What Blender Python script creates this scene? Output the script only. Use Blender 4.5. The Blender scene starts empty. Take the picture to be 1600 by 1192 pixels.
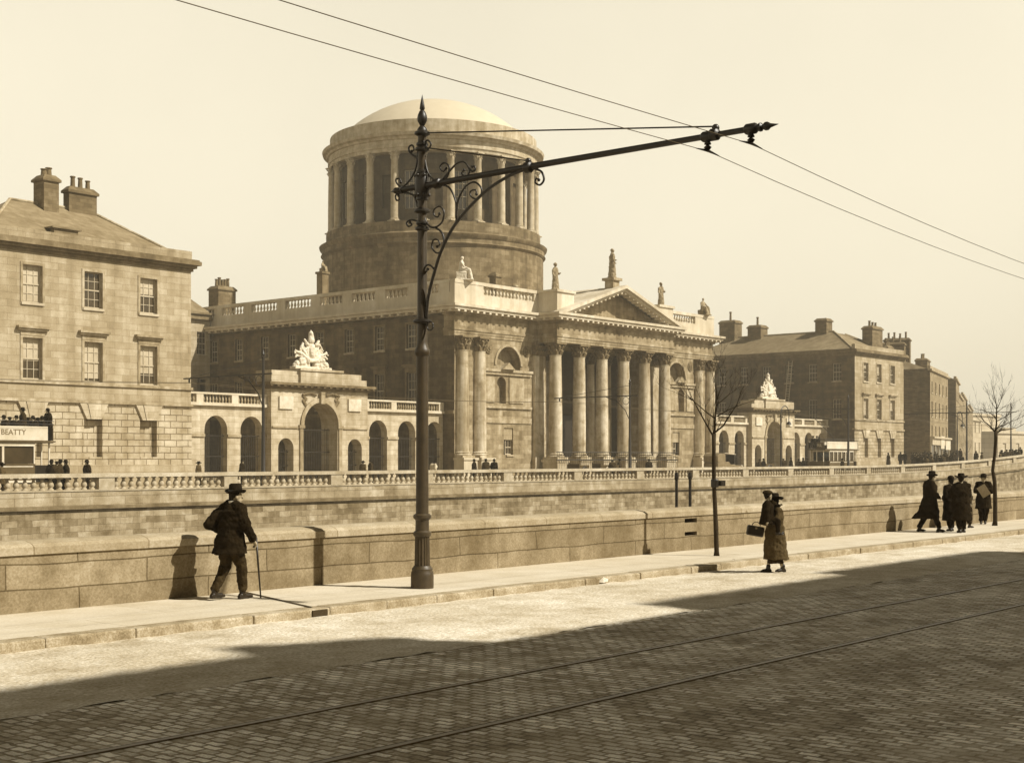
import bpy, bmesh, math, random
from mathutils import Vector, Matrix
random.seed(7)
S = bpy.context.scene
COL = S.collection
PI = math.pi
# ------------------------------------------------------------------ camera
YAW = math.radians(40.2)
FWD = Vector((math.cos(YAW), math.sin(YAW), 0)); RGT = Vector((math.sin(YAW), -math.cos(YAW), 0))
cam = bpy.data.cameras.new('camera'); camo = bpy.data.objects.new('camera', cam); COL.objects.link(camo)
camo.location = (0, 0, 2.15); camo.rotation_euler = (math.radians(90), 0, YAW - PI / 2)
cam.sensor_width = 36; cam.lens = 36 * 2150 / 1600; cam.shift_y = (715 - 596) / 1600
cam.clip_start = .1; cam.clip_end = 6000
S.camera = camo
S.view_settings.view_transform = 'Standard'; S.view_settings.look = 'None'
S.view_settings.exposure = 0.5; S.view_settings.gamma = 1
# ------------------------------------------------------------------ sun and sky
SUN_EL, SUN_AZ = math.radians(44), math.radians(24)
ldir = Vector((-math.sin(SUN_AZ) * math.cos(SUN_EL), math.cos(SUN_AZ) * math.cos(SUN_EL), -math.sin(SUN_EL)))
sl = bpy.data.lights.new('sun', 'SUN'); sl.energy = 5.0; sl.angle = math.radians(.8); sl.color = (1, .95, .84)
so = bpy.data.objects.new('sun', sl); COL.objects.link(so); so.rotation_euler = ldir.to_track_quat('-Z', 'Y').to_euler()
W = bpy.data.worlds.new('World'); S.world = W; W.use_nodes = True
nt = W.node_tree; nt.nodes.clear()
wo = nt.nodes.new('ShaderNodeOutputWorld'); bg = nt.nodes.new('ShaderNodeBackground')
sky = nt.nodes.new('ShaderNodeTexSky'); sky.sky_type = 'NISHITA'; sky.sun_disc = False
sky.sun_elevation = SUN_EL; sky.sun_rotation = math.atan2(-ldir.x, -ldir.y); sky.air_density = 1.2; sky.dust_density = 4
bw = nt.nodes.new('ShaderNodeRGBToBW'); nt.links.new(sky.outputs[0], bw.inputs[0])
pw = nt.nodes.new('ShaderNodeMath'); pw.operation = 'POWER'; pw.inputs[1].default_value = .22; nt.links.new(bw.outputs[0], pw.inputs[0])
mc = nt.nodes.new('ShaderNodeMix'); mc.data_type = 'RGBA'; mc.blend_type = 'MULTIPLY'; mc.inputs[0].default_value = 1
tcw = nt.nodes.new('ShaderNodeTexCoord'); sxw = nt.nodes.new('ShaderNodeSeparateXYZ'); nt.links.new(tcw.outputs['Generated'], sxw.inputs[0])
mrw = nt.nodes.new('ShaderNodeMapRange'); mrw.interpolation_type = 'SMOOTHSTEP'; mrw.inputs[1].default_value = .30; mrw.inputs[2].default_value = .58; mrw.inputs[3].default_value = 1; mrw.inputs[4].default_value = .10
nt.links.new(sxw.outputs[2], mrw.inputs[0]); mzw = nt.nodes.new('ShaderNodeMath'); mzw.operation = 'MULTIPLY'; nt.links.new(pw.outputs[0], mzw.inputs[0]); nt.links.new(mrw.outputs[0], mzw.inputs[1])
nzw = nt.nodes.new('ShaderNodeTexNoise'); nzw.inputs['Scale'].default_value = 2.2; nzw.inputs['Detail'].default_value = 5; nt.links.new(tcw.outputs['Generated'], nzw.inputs['Vector'])
mrn = nt.nodes.new('ShaderNodeMapRange'); mrn.inputs[1].default_value = .3; mrn.inputs[2].default_value = .7; mrn.inputs[3].default_value = .93; mrn.inputs[4].default_value = 1.05; nt.links.new(nzw.outputs['Fac'], mrn.inputs[0])
mzn = nt.nodes.new('ShaderNodeMath'); mzn.operation = 'MULTIPLY'; nt.links.new(mzw.outputs[0], mzn.inputs[0]); nt.links.new(mrn.outputs[0], mzn.inputs[1])
nt.links.new(mzn.outputs[0], mc.inputs[6]); mc.inputs[7].default_value = (1, .92, .72, 1)
nt.links.new(mc.outputs[2], bg.inputs[0]); bg.inputs[1].default_value = .56
nt.links.new(bg.outputs[0], wo.inputs[0])

# ------------------------------------------------------------------ materials (a sepia-toned world)
def sep(v):
    t = max(0, min(1, (v - .02) / .7))
    return (v, v * (.645 + .285 * t ** .7), v * (.26 + .53 * t ** .95), 1)
def mat(name, v, var=.25, scale=1.0, rough=.9, brick=None, brickvar=.35, mortar=.55, coord='wall', streak=0, bump=.3, fine=0, spec=.2, metal=0, big=.15, center=None, msize=None, stain=0, warp=1, dust=None):
    m = bpy.data.materials.new(name); m.use_nodes = True; t = m.node_tree; n = t.nodes; L = t.links
    bs = n['Principled BSDF']; bs.inputs['Roughness'].default_value = rough
    bs.inputs['Specular IOR Level'].default_value = spec; bs.inputs['Metallic'].default_value = metal
    geo = n.new('ShaderNodeNewGeometry'); pos = geo.outputs['Position']
    def mth(op, a, b=None):
        q = n.new('ShaderNodeMath'); q.operation = op
        for i, x in enumerate((a, b)):
            if x is None: continue
            if isinstance(x, (int, float)): q.inputs[i].default_value = x
            else: L.new(x, q.inputs[i])
        return q.outputs[0]
    def noise(sc, det=4, vec=None, rgh=.6):
        q = n.new('ShaderNodeTexNoise'); q.inputs['Scale'].default_value = sc; q.inputs['Detail'].default_value = det
        q.inputs['Roughness'].default_value = rgh; L.new(vec or pos, q.inputs['Vector']); return q.outputs['Fac']
    def around(x, amp):  # 1 +- amp, stretched contrast
        mr = n.new('ShaderNodeMapRange'); mr.inputs[1].default_value = .3; mr.inputs[2].default_value = .7
        mr.inputs[3].default_value = 1 - amp; mr.inputs[4].default_value = 1 + amp; L.new(x, mr.inputs[0]); return mr.outputs[0]
    val = mth('MULTIPLY', around(noise(1.7 * scale), var), v)
    if big: val = mth('MULTIPLY', val, around(noise(.23 * scale, 3), big))
    if fine: val = mth('MULTIPLY', val, around(noise(22 * scale, 3), fine))
    height = noise(9 * scale, 5)
    if brick:
        sx = n.new('ShaderNodeSeparateXYZ'); L.new(pos, sx.inputs[0]); cb = n.new('ShaderNodeCombineXYZ')
        if coord == 'wall': L.new(mth('ADD', sx.outputs[0], sx.outputs[1]), cb.inputs[0]); L.new(sx.outputs[2], cb.inputs[1])
        elif coord == 'ground': L.new(sx.outputs[1], cb.inputs[0]); L.new(sx.outputs[0], cb.inputs[1])
        elif coord == 'flag': L.new(sx.outputs[0], cb.inputs[0]); L.new(sx.outputs[1], cb.inputs[1])
        elif coord == 'drum':
            ang = mth('ARCTAN2', mth('SUBTRACT', sx.outputs[1], center[1]), mth('SUBTRACT', sx.outputs[0], center[0]))
            L.new(mth('MULTIPLY', ang, center[2]), cb.inputs[0]); L.new(sx.outputs[2], cb.inputs[1])
        vec = cb.outputs[0]
        wv = n.new('ShaderNodeTexNoise'); wv.inputs['Scale'].default_value = 1.3 / brick[0]; L.new(pos, wv.inputs['Vector'])
        vm = n.new('ShaderNodeVectorMath'); vm.operation = 'MULTIPLY_ADD'; L.new(wv.outputs['Color'], vm.inputs[0])
        vm.inputs[1].default_value = (brick[0] * .10 * warp, brick[1] * .22 * warp, 0); L.new(vec, vm.inputs[2]); vec = vm.outputs[0]
        br = n.new('ShaderNodeTexBrick'); L.new(vec, br.inputs['Vector']); br.inputs['Scale'].default_value = 1
        br.inputs['Brick Width'].default_value = brick[0]; br.inputs['Row Height'].default_value = brick[1]
        br.inputs['Mortar Size'].default_value = msize or min(brick) * .035; br.inputs['Mortar Smooth'].default_value = .3
        br.inputs['Color1'].default_value = (1 - brickvar,) * 3 + (1,); br.inputs['Color2'].default_value = (1 + brickvar * .7,) * 3 + (1,)
        br.inputs['Mortar'].default_value = (mortar,) * 3 + (1,)
        val = mth('MULTIPLY', val, br.outputs['Color'])
        height = mth('SUBTRACT', mth('MULTIPLY', height, .35), mth('MULTIPLY', br.outputs['Fac'], .9))
    if streak:
        mp = n.new('ShaderNodeMapping'); mp.inputs['Scale'].default_value = (1.3, 1.3, .09); L.new(pos, mp.inputs[0])
        val = mth('MULTIPLY', val, around(noise(1.0, 5, mp.outputs[0]), streak))
    if stain:
        q = n.new('ShaderNodeMapRange'); q.inputs[1].default_value = .52; q.inputs[2].default_value = .7
        q.inputs[3].default_value = 1; q.inputs[4].default_value = 1 - stain; L.new(noise(.55 * scale, 6, None, .7), q.inputs[0])
        val = mth('MULTIPLY', val, q.outputs[0])
    if dust:
        q = n.new('ShaderNodeMapRange'); q.inputs[1].default_value = dust[2]; q.inputs[2].default_value = dust[2]+.16; q.inputs[3].default_value = 0; q.inputs[4].default_value = dust[3]
        mp = n.new('ShaderNodeMapping'); mp.inputs['Scale'].default_value = (.35, 1.2, 1); L.new(pos, mp.inputs[0]); L.new(noise(dust[1], 6, mp.outputs[0], .7), q.inputs[0])
        dv = mth('MULTIPLY', around(noise(14, 3), .15), dust[0]); val = mth('ADD', mth('MULTIPLY', val, mth('SUBTRACT', 1, q.outputs[0])), mth('MULTIPLY', dv, q.outputs[0]))
    rp = n.new('ShaderNodeValToRGB'); e = rp.color_ramp.elements
    stops = [0, .02, .06, .15, .3, .5, .75, 1]
    e[0].position = 0; e[0].color = (0, 0, 0, 1); e[1].position = 1; e[1].color = sep(1)
    for s_ in stops[1:-1]: q = e.new(s_); q.color = sep(s_)
    L.new(val, rp.inputs[0]); L.new(rp.outputs[0], bs.inputs['Base Color'])
    if bump:
        bp = n.new('ShaderNodeBump'); bp.inputs['Strength'].default_value = bump; bp.inputs['Distance'].default_value = .03 / max(scale, .5)
        L.new(height, bp.inputs['Height']); L.new(bp.outputs[0], bs.inputs['Normal'])
    return m
DC = (106.8, 101.2, 11.5)
M = dict(
 ashlar=mat('weathered_ashlar', .33, .13, 1, brick=(1.15, .42), brickvar=.14, mortar=.66, streak=.20, stain=.12, fine=.14),
 ashlar_front=mat('sooty_front_ashlar', .27, .24, 1, brick=(1.15, .42), brickvar=.24, mortar=.66, streak=.34, stain=.4, fine=.16),
 ashlar_pale=mat('pale_ashlar', .42, .18, 1, brick=(1.0, .40), brickvar=.10, mortar=.66, streak=.2, fine=.12, stain=.12),
 rustic=mat('rusticated_ashlar', .36, .2, 1, brick=(.95, .42), brickvar=.14, mortar=.40, msize=.03, streak=.16, bump=.8, fine=.14, stain=.15),
 dark_ashlar=mat('stained_shaded_ashlar', .115, .28, 1, brick=(1.05, .38), brickvar=.3, mortar=.7, streak=.3, stain=.3, fine=.15),  # stained stone; the side walls' shade is also put into its tone
 porchstone=mat('shaded_porch_stone', .05, .25, 1, brick=(1.05, .38), brickvar=.2, mortar=.7, streak=.3, fine=.15),  # shade of the porch recess is put into this near-black stone
 drumstone=mat('drum_stone', .175, .22, 1, brick=(1.1, .45), brickvar=.25, mortar=.72, coord='drum', center=DC, streak=.35, stain=.4, fine=.2),
 drumwall=mat('shaded_drum_stone', .085, .22, 1, brick=(1.1, .45), brickvar=.2, mortar=.75, coord='drum', center=DC, streak=.3, fine=.15),  # shade behind the column ring is put into this darker stone
 quayrail=mat('quay_rail_stone', .43, .15, 1, streak=.12, fine=.15, stain=.2),
 trim=mat('carved_stone', .33, .25, 1.5, streak=.3, stain=.3, fine=.14),
 trim_dark=mat('dark_carved_stone', .17, .25, 1.5, streak=.3, stain=.3, fine=.14),
 column=mat('column_stone', .40, .2, 1, streak=.5, stain=.5, fine=.12),
 drumcol=mat('drum_column_stone', .38, .2, 1, streak=.3, fine=.12, stain=.15),
 parapet=mat('bleached_parapet_stone', .50, .07, 1, streak=.14, fine=.08),
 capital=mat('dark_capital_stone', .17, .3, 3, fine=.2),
 white=mat('white_statuary', .58, .12, 2, fine=.1),
 statue=mat('weathered_statuary', .26, .4, 2, streak=.3, fine=.2),
 slate=mat('roof_slates', .20, .15, 1, brick=(.5, .28), brickvar=.15, mortar=.75, streak=.15),
 dome=mat('pale_dome_lead', .50, .02, .5, rough=.7, streak=.03, big=0, bump=.05),
 brickd=mat('shaded_brick', .13, .2, 1, brick=(.45, .15), brickvar=.3, mortar=1.2, streak=.15),  # darker copy of the sunlit brick, side-wall shade put into the colour
 brickm=mat('sunlit_brick', .24, .2, 1, brick=(.45, .15), brickvar=.3, mortar=1.2, streak=.15),
 chim=mat('chimney_stone', .16, .25, 1, brick=(.6, .25), brickvar=.25),
 pot=mat('chimney_pot_clay', .14, .2, 2),
 frame=mat('painted_sash', .42, .08, 2, rough=.6),
 blind=mat('window_blind', .42, .1, 2),
 glass=mat('old_window_glass', .05, .3, 1, rough=.25, spec=.5, bump=.05),
 quay=mat('quay_wall_stone', .34, .28, .8, brick=(1.9, .40), brickvar=.16, mortar=.6, streak=.2, stain=.45, fine=.15, bump=.5),
 quaylow=mat('quay_wall_rubble', .27, .25, 1.6, brick=(.75, .30), warp=1.6, brickvar=.34, mortar=.6, stain=.4, streak=.28, fine=.22, bump=.6),
 baluster=mat('baluster_stone', .38, .18, 2, fine=.15),
 nearwall=mat('granite_wall', .235, .22, 1.5, brick=(2.3, .36), warp=1.3, brickvar=.14, streak=.22, mortar=.45, msize=.012, fine=.22, stain=.2, bump=.6),
 coping=mat('granite_coping', .35, .16, 1.5, brick=(1.9, 9), brickvar=.08, mortar=.6, coord='flag', fine=.18, msize=.012),
 pave=mat('pale_pavement', .55, .06, 1, fine=.09, bump=.15, big=.06, stain=.16, brick=(2.6, 1.35), brickvar=.04, mortar=.76, coord='flag', msize=.012),
 kerb=mat('kerb_granite', .34, .3, 2, fine=.3, stain=.4, bump=.6),
 macadam=mat('dusty_road', .54, .16, 1.2, fine=.3, bump=1.0, stain=.3, big=.14),
 setts=mat('granite_setts', .62, .40, 2.2, brick=(.20, .112), warp=3.0, brickvar=.42, mortar=.38, coord='ground', msize=.019, big=.32, dust=(.58, .9, .50, .6), fine=.25, bump=1.0, rough=.7, stain=.35),
 rail=mat('steel_rail', .2, .2, 3, rough=.5, spec=.6, bump=.05),
 groove=mat('rail_groove', .05, .2, 3),
 farroad=mat('far_road', .34, .1, .5, fine=.1),
 water=mat('river_water', .05, .1, .3, rough=.12, spec=.6, bump=.5),
 iron=mat('painted_iron', .016, .25, 3, rough=.45, spec=.5, bump=.1),
 iron2=mat('weathered_iron_shaft', .045, .3, 3, rough=.5, spec=.45, bump=.15, streak=.25, fine=.15),
 wire=mat('copper_wire', .09, .1, 3, rough=.5),
 bark=mat('tree_bark', .035, .3, 6, fine=.3, bump=.8),
 cloth=mat('dark_cloth', .016, .3, 8, rough=1, fine=.25, bump=.3, spec=.05),
 cloth2=mat('charcoal_cloth', .035, .3, 8, rough=1, fine=.25, bump=.3, spec=.05),
 cloth3=mat('grey_coat_cloth', .075, .25, 8, rough=1, fine=.25, bump=.3, spec=.05),
 cloth4=mat('pale_cloth', .45, .15, 8, rough=1, fine=.15, spec=.05),
 felt=mat('hat_felt', .014, .2, 8, rough=.9, spec=.1),
 skin=mat('skin', .33, .08, 8, rough=.7),
 hair=mat('dark_hair', .02, .2, 8),
 leather=mat('black_leather', .02, .2, 8, rough=.4, spec=.4),
 paper=mat('newsprint', .34, .15, 14, fine=.3),
 paperw=mat('white_paper', .6, .05, 6),
 tramw=mat('tram_cream_paint', .55, .06, 3, rough=.5),
 tramd=mat('tram_dark_paint', .10, .15, 3, rough=.4),
 tramin=mat('tram_interior', .04, .3, 2),
 canvas=mat('car_canvas_hood', .5, .1, 4),
 carbody=mat('car_body_paint', .17, .2, 3, rough=.4),
 dirt=mat('road_dirt', .13, .3, 8, fine=.3, bump=.6),
 earth=mat('ground_earth', .24, .2, .3),
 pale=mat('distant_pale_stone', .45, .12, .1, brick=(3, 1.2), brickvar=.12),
)

# ------------------------------------------------------------------ mesh helpers
class MB:
    def __init__(s): s.v = []; s.f = []
    def add(s, vs, fs):
        o = len(s.v); s.v += [tuple(v) for v in vs]; s.f += [tuple(o + i for i in f) for f in fs]; return s
    def box(s, x0, x1, y0, y1, z0, z1):
        return s.add([(x0,y0,z0),(x1,y0,z0),(x1,y1,z0),(x0,y1,z0),(x0,y0,z1),(x1,y0,z1),(x1,y1,z1),(x0,y1,z1)],
                     [(3,2,1,0),(4,5,6,7),(0,1,5,4),(1,2,6,5),(2,3,7,6),(3,0,4,7)])
    def quad(s, a, b, c, d): return s.add([a, b, c, d], [(0, 1, 2, 3)])
    def lathe(s, prof, cx=0, cy=0, n=24, a0=0, a1=2*PI, cap=True, flute=0):
        full = abs(a1 - a0 - 2*PI) < 1e-6; m = n if full else n + 1
        vs = []
        for (r, z) in prof:
            for i in range(m):
                a = a0 + (a1 - a0) * i / n
                rr = r * (1 - flute * (i % 2)) if flute else r
                vs.append((cx + rr * math.cos(a), cy + rr * math.sin(a), z))
        fs = []
        for k in range(len(prof) - 1):
            for i in range(n):
                j = (i + 1) % m
                fs.append((k*m+i, k*m+j, (k+1)*m+j, (k+1)*m+i))
        if cap and full:
            fs.append(tuple(reversed(range(m)))); fs.append(tuple((len(prof)-1)*m + i for i in range(m)))
        return s.add(vs, fs)
    def tube(s, pts, rad, n=8, cap=True, flat=1.0, up=None):
        pts = [Vector(p) for p in pts]; R = rad if isinstance(rad, (list, tuple)) else [rad] * len(pts)
        vs = []; fs = []; prev = None
        for i, p in enumerate(pts):
            d = (pts[min(i+1, len(pts)-1)] - pts[max(i-1, 0)]).normalized()
            if prev is None:
                u = Vector(up) if up else (Vector((0,0,1)) if abs(d.z) < .9 else Vector((1,0,0)))
            else: u = prev
            w = d.cross(u); w = w.normalized() if w.length > 1e-6 else d.orthogonal().normalized()
            u = w.cross(d).normalized(); prev = u
            for k in range(n):
                a = 2*PI*k/n; vs.append(p + (w * math.cos(a) * flat + u * math.sin(a)) * R[i])
        for i in range(len(pts)-1):
            for k in range(n):
                j = (k+1) % n; fs.append((i*n+k, i*n+j, (i+1)*n+j, (i+1)*n+k))
        if cap: fs += [tuple(reversed(range(n))), tuple((len(pts)-1)*n+k for k in range(n))]
        return s.add(vs, fs)
    def ball(s, c, r, n=10, sc=(1,1,1)):
        prof = [(max(1e-4, math.sin(PI*i/n)), -math.cos(PI*i/n)) for i in range(n+1)]
        o = len(s.v); s.lathe(prof, n=max(8, n+2), cap=True)
        for i in range(o, len(s.v)):
            v = s.v[i]; s.v[i] = (c[0]+v[0]*r*sc[0], c[1]+v[1]*r*sc[1], c[2]+v[2]*r*sc[2])
        return s
    def cap(s, a, b, ra, rb, n=10):
        s.tube([a, b], [ra, rb], n=n); s.ball(a, ra, 8); s.ball(b, rb, 8); return s
    def xf(s, mtx, frm=0):
        for i in range(frm, len(s.v)): s.v[i] = tuple(mtx @ Vector(s.v[i]))
        return s
    def build(s, name, m, parent=None, smooth=False, bevel=0):
        me = bpy.data.meshes.new(name); off = Vector((0,0,0))
        p = parent
        while p is not None: off += Vector(p.location); p = p.parent
        me.from_pydata([tuple(Vector(v) - off) for v in s.v], [], s.f); me.update()
        if smooth is True: me.polygons.foreach_set('use_smooth', [True] * len(me.polygons))
        elif smooth:
            me.polygons.foreach_set('use_smooth', [True] * len(me.polygons)); me.set_sharp_from_angle(angle=math.radians(smooth))
        me.materials.append(M[m] if isinstance(m, str) else m)
        o = bpy.data.objects.new(name, me); COL.objects.link(o)
        if parent: o.parent = parent
        if bevel:
            b = o.modifiers.new('b', 'BEVEL'); b.width = bevel; b.segments = 2; b.limit_method = 'ANGLE'
        return o
def remesh(o, vox, smooth_it=2, fold=0, fs=.16):
    """turn overlapping closed shells into one continuous surface"""
    r = o.modifiers.new('r', 'REMESH'); r.mode = 'VOXEL'; r.voxel_size = vox; r.use_smooth_shade = True
    if smooth_it:
        k = o.modifiers.new('s', 'SMOOTH'); k.factor = .5; k.iterations = smooth_it
    if fold:
        tx = bpy.data.textures.get('fold%.2f' % fs) or bpy.data.textures.new('fold%.2f' % fs, 'CLOUDS'); tx.noise_scale = fs; tx.noise_depth = 3
        k = o.modifiers.new('d', 'DISPLACE'); k.texture = tx; k.strength = fold; k.mid_level = .5; k.texture_coords = 'LOCAL'
    dg = bpy.context.evaluated_depsgraph_get(); me = bpy.data.meshes.new_from_object(o.evaluated_get(dg))
    o.modifiers.clear(); old = o.data; nm = old.name; o.data = me; bpy.data.meshes.remove(old); me.name = nm
    me.polygons.foreach_set('use_smooth', [True] * len(me.polygons)); return o
def tag(o, label=None, cat=None, group=None, kind=None):
    if label: o['label'] = label
    if cat: o['category'] = cat
    if group: o['group'] = group
    if kind: o['kind'] = kind
    return o
def thing(name, label, cat, loc=(0,0,0), group=None):
    o = bpy.data.objects.new(name, None); COL.objects.link(o); o.location = loc; o.empty_display_size = .3
    return tag(o, label, cat, group)
def copy_tree(o, parent=None):
    c = o.copy(); COL.objects.link(c); c.parent = parent
    for ch in list(o.children): copy_tree(ch, c)
    return c

class Face:
    """a wall plane: a = distance along it, dep = depth into the building, z"""
    def __init__(s, kind, at): s.k = kind; s.at = at
    def p(s, a, d, z):
        if s.k == 'F': return (a, s.at + d, z)       # faces the river (-Y)
        if s.k == 'B': return (a, s.at - d, z)
        if s.k == 'L': return (s.at + d, a, z)       # faces -X
        if s.k == 'R': return (s.at - d, a, z)
    def box(s, mb, a0, a1, d0, d1, z0, z1):
        x0, y0, _ = s.p(a0, d0, 0); x1, y1, _ = s.p(a1, d1, 0)
        return mb.box(min(x0,x1), max(x0,x1), min(y0,y1), max(y0,y1), z0, z1)
    def wall(s, mb, a0, a1, z0, z1, ops=()):
        """ops: (x0, x1, zb, zt, arched, reveal depth, closed back)"""
        xs = {a0, a1}; N = 14
        def top(o, x):
            if not o[4]: return o[3]
            r = (o[1]-o[0])/2; c = (o[0]+o[1])/2; q = max(0, 1-((x-c)/r)**2)
            return o[3] - r + r * math.sqrt(q)
        for o in ops:
            xs |= {o[0], o[1]}
            if o[4]:
                r = (o[1]-o[0])/2; c = (o[0]+o[1])/2
                for i in range(1, N): xs.add(c - r*math.cos(PI*i/N))
        xs = sorted(x for x in xs if a0 - 1e-6 <= x <= a1 + 1e-6)
        for x0, x1 in zip(xs, xs[1:]):
            if x1 - x0 < 1e-6: continue
            mid = (x0+x1)/2; cov = sorted((o for o in ops if o[0] < mid < o[1]), key=lambda o: o[2])
            zl = zr = z0
            for o in cov:
                if o[2] > zl + 1e-6: mb.quad(s.p(x0,0,zl), s.p(x1,0,zr), s.p(x1,0,o[2]), s.p(x0,0,o[2]))
                zl, zr = top(o, x0), top(o, x1)
                d = o[5]
                mb.quad(s.p(x0,0,zl), s.p(x1,0,zr), s.p(x1,d,zr), s.p(x0,d,zl))
                if len(o) > 6 and o[6]: mb.quad(s.p(x0,d,o[2]), s.p(x1,d,o[2]), s.p(x1,d,zr), s.p(x0,d,zl))
            mb.quad(s.p(x0,0,zl), s.p(x1,0,zr), s.p(x1,0,z1), s.p(x0,0,z1))
        for o in ops:
            d = o[5]
            for x in (o[0], o[1]):
                zt = o[3] - ((o[1]-o[0])/2 if o[4] else 0)
                mb.quad(s.p(x,0,o[2]), s.p(x,d,o[2]), s.p(x,d,zt), s.p(x,0,zt))
            mb.quad(s.p(o[0],0,o[2]), s.p(o[1],0,o[2]), s.p(o[1],d,o[2]), s.p(o[0],d,o[2]))
        return mb
def sash(fc, a0, a1, z0, z1, dep, parent, cols=3, rows=4, blind=0, sill=True):
    """sash window set back in its opening: frame with glazing bars > glass, sill, blind"""
    mb = MB(); w = .07
    for (x0, x1, u, v) in ((a0, a0+w, z0, z1), (a1-w, a1, z0, z1), (a0+w, a1-w, z0, z0+w*1.3), (a0+w, a1-w, z1-w, z1)): fc.box(mb, x0, x1, dep, dep+.06, u, v)
    zm = (z0+z1)/2; fc.box(mb, a0+w, a1-w, dep-.01, dep+.05, zm-.045, zm+.045)
    for i in range(1, cols):
        x = a0 + (a1-a0)*i/cols; fc.box(mb, x-.02, x+.02, dep+.012, dep+.052, z0+w*1.3, zm-.045); fc.box(mb, x-.02, x+.02, dep+.012, dep+.052, zm+.045, z1-w)
    for i in range(1, rows):
        if i*2 == rows: continue
        z = z0 + (z1-z0)*i/rows; fc.box(mb, a0+w, a1-w, dep+.015, dep+.049, z-.02, z+.02)
    f = mb.build('window', 'frame', parent)
    g = MB(); fc.box(g, a0, a1, dep+.055, dep+.075, z0, z1); g.build('pane', 'glass', f)
    if blind: b = MB(); fc.box(b, a0+w, a1-w, dep+.051, dep+.0545, z1-(z1-z0)*blind, z1-w); b.build('blind', 'blind', f)
    if sill: q = MB(); fc.box(q, a0-.1, a1+.1, -.1, dep, z0-.16, z0-.003); q.build('sill', 'frame' if sill == 2 else 'trim', f)
    return f
def surround(fc, mb, a0, a1, z0, z1, w=.16, pr=.05):
    fc.box(mb, a0-w, a0, -pr, .02, z0, z1+w); fc.box(mb, a1, a1+w, -pr, .02, z0, z1+w); fc.box(mb, a0, a1, -pr, .02, z1, z1+w)
def hood(fc, mb, a0, a1, z, w=.42):
    fc.box(mb, a0-w, a1+w, -.32, .02, z, z+.14); fc.box(mb, a0-w+.08, a1+w-.08, -.22, .02, z-.12, z-.002)
    fc.box(mb, a0-.16, a1+.16, -.07, .02, z-.42, z-.122)
def baluster_prof(z0, z1, r):
    h = z1 - z0
    return [(r*.95, z0), (r*.95, z0+.09*h), (r*.5, z0+.14*h), (r*.8, z0+.24*h), (r, z0+.38*h), (r*.85, z0+.52*h), (r*.42, z0+.78*h), (r*.5, z0+.84*h), (r*.42, z0+.88*h), (r*.85, z0+.92*h), (r*.85, z1)]
def balusters(fc, mb, a0, a1, dep, z0, z1, pitch=.42, r=.13, n=7):
    k = max(1, int((a1-a0)/pitch)); 
    for i in range(k):
        x, y, _ = fc.p(a0 + (i+.5)*(a1-a0)/k, dep, 0); mb.lathe(baluster_prof(z0, z1, r), x, y, n=n, cap=False)
def chimney(parent, x0, x1, y0, y1, z0, z1, pots, name='chimney', m='chim', potaxis='x', poth=.7, pr=.16):
    mb = MB().box(x0, x1, y0, y1, z0, z1-.35); mb.box(x0-.12, x1+.12, y0-.12, y1+.12, z1-.35, z1-.2)
    mb.add([(x0-.12,y0-.12,z1-.2),(x1+.12,y0-.12,z1-.2),(x1+.12,y1+.12,z1-.2),(x0-.12,y1+.12,z1-.2),(x0+.15,y0+.15,z1+.1),(x1-.15,y0+.15,z1+.1),(x1-.15,y1-.15,z1+.1),(x0+.15,y1-.15,z1+.1)],
           [(0,1,5,4),(1,2,6,5),(2,3,7,6),(3,0,4,7),(4,5,6,7)])
    c = mb.build(name, m, parent)
    for i in range(pots):
        t = (i+.5)/pots
        x = x0+.2+(x1-x0-.4)*t if potaxis == 'x' else (x0+x1)/2; y = (y0+y1)/2 if potaxis == 'x' else y0+.2+(y1-y0-.4)*t
        h = poth*(1+.15*math.sin(i*2.3+x0))
        MB().lathe([(pr*1.1, z1+.08), (pr, z1+.15), (pr*.85, z1+.1+h*.85), (pr*1.15, z1+.1+h*.88), (pr*1.1, z1+.1+h), (pr*.6, z1+.1+h), (pr*.6, z1+.1+h*.8)], x, y, n=10).build('chimney_pot', 'pot', c, 40)
    return c

# ================================================================== THE SETTING
def struct(name, mb, m, **k): return tag(mb.build(name, m, **k), kind='structure')
RIV0, RIV1 = 18.1, 56.0
# near bank ground (road, then the raised path), river bed, far bank ground
struct('ground', MB().box(-100, 700, RIV1+.4, 800, -5, .30), 'earth')
struct('near_ground', MB().box(-60, 520, -60, RIV0-.05, -5, -.16), 'earth')
struct('river', MB().box(-400, 520, RIV0-.1, RIV1+.5, -4.6, -4.0), 'water')
def grid(x0, x1, y0, y1, z, nx, ny, amp=0, seed=0):
    r = random.Random(seed); mb = MB(); vs = []; fs = []
    for j in range(ny+1):
        for i in range(nx+1): vs.append((x0+(x1-x0)*i/nx, y0+(y1-y0)*j/ny, z + r.uniform(-amp, amp)))
    for j in range(ny):
        for i in range(nx): a = j*(nx+1)+i; fs.append((a, a+1, a+nx+2, a+nx+1))
    return mb.add(vs, fs)
struct('cobbled_road', MB().quad((-60,-3.2,-.124), (520,-3.2,-.124), (520,11.1,-.124), (-60,11.1,-.124)), 'setts')
struct('road_edge', grid(-10, 120, 11.1, 14.82, -.122, 500, 18, .012, 3), 'macadam', smooth=True)
struct('road_edge', MB().quad((120,11.1,-.122), (520,11.1,-.122), (520,14.82,-.122), (120,14.82,-.122)), 'macadam')
struct('tram_track', (lambda mb: [mb.box(-60, 520, y-.035, y+.035, -.13, -.112) for y in (7.7, 9.3)] and mb)(MB()), 'rail')
struct('tram_track_groove', (lambda mb: [mb.box(-60, 520, y+.037, y+.075, -.13, -.119) for y in (7.7, 9.3)] and mb)(MB()), 'groove')
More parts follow.
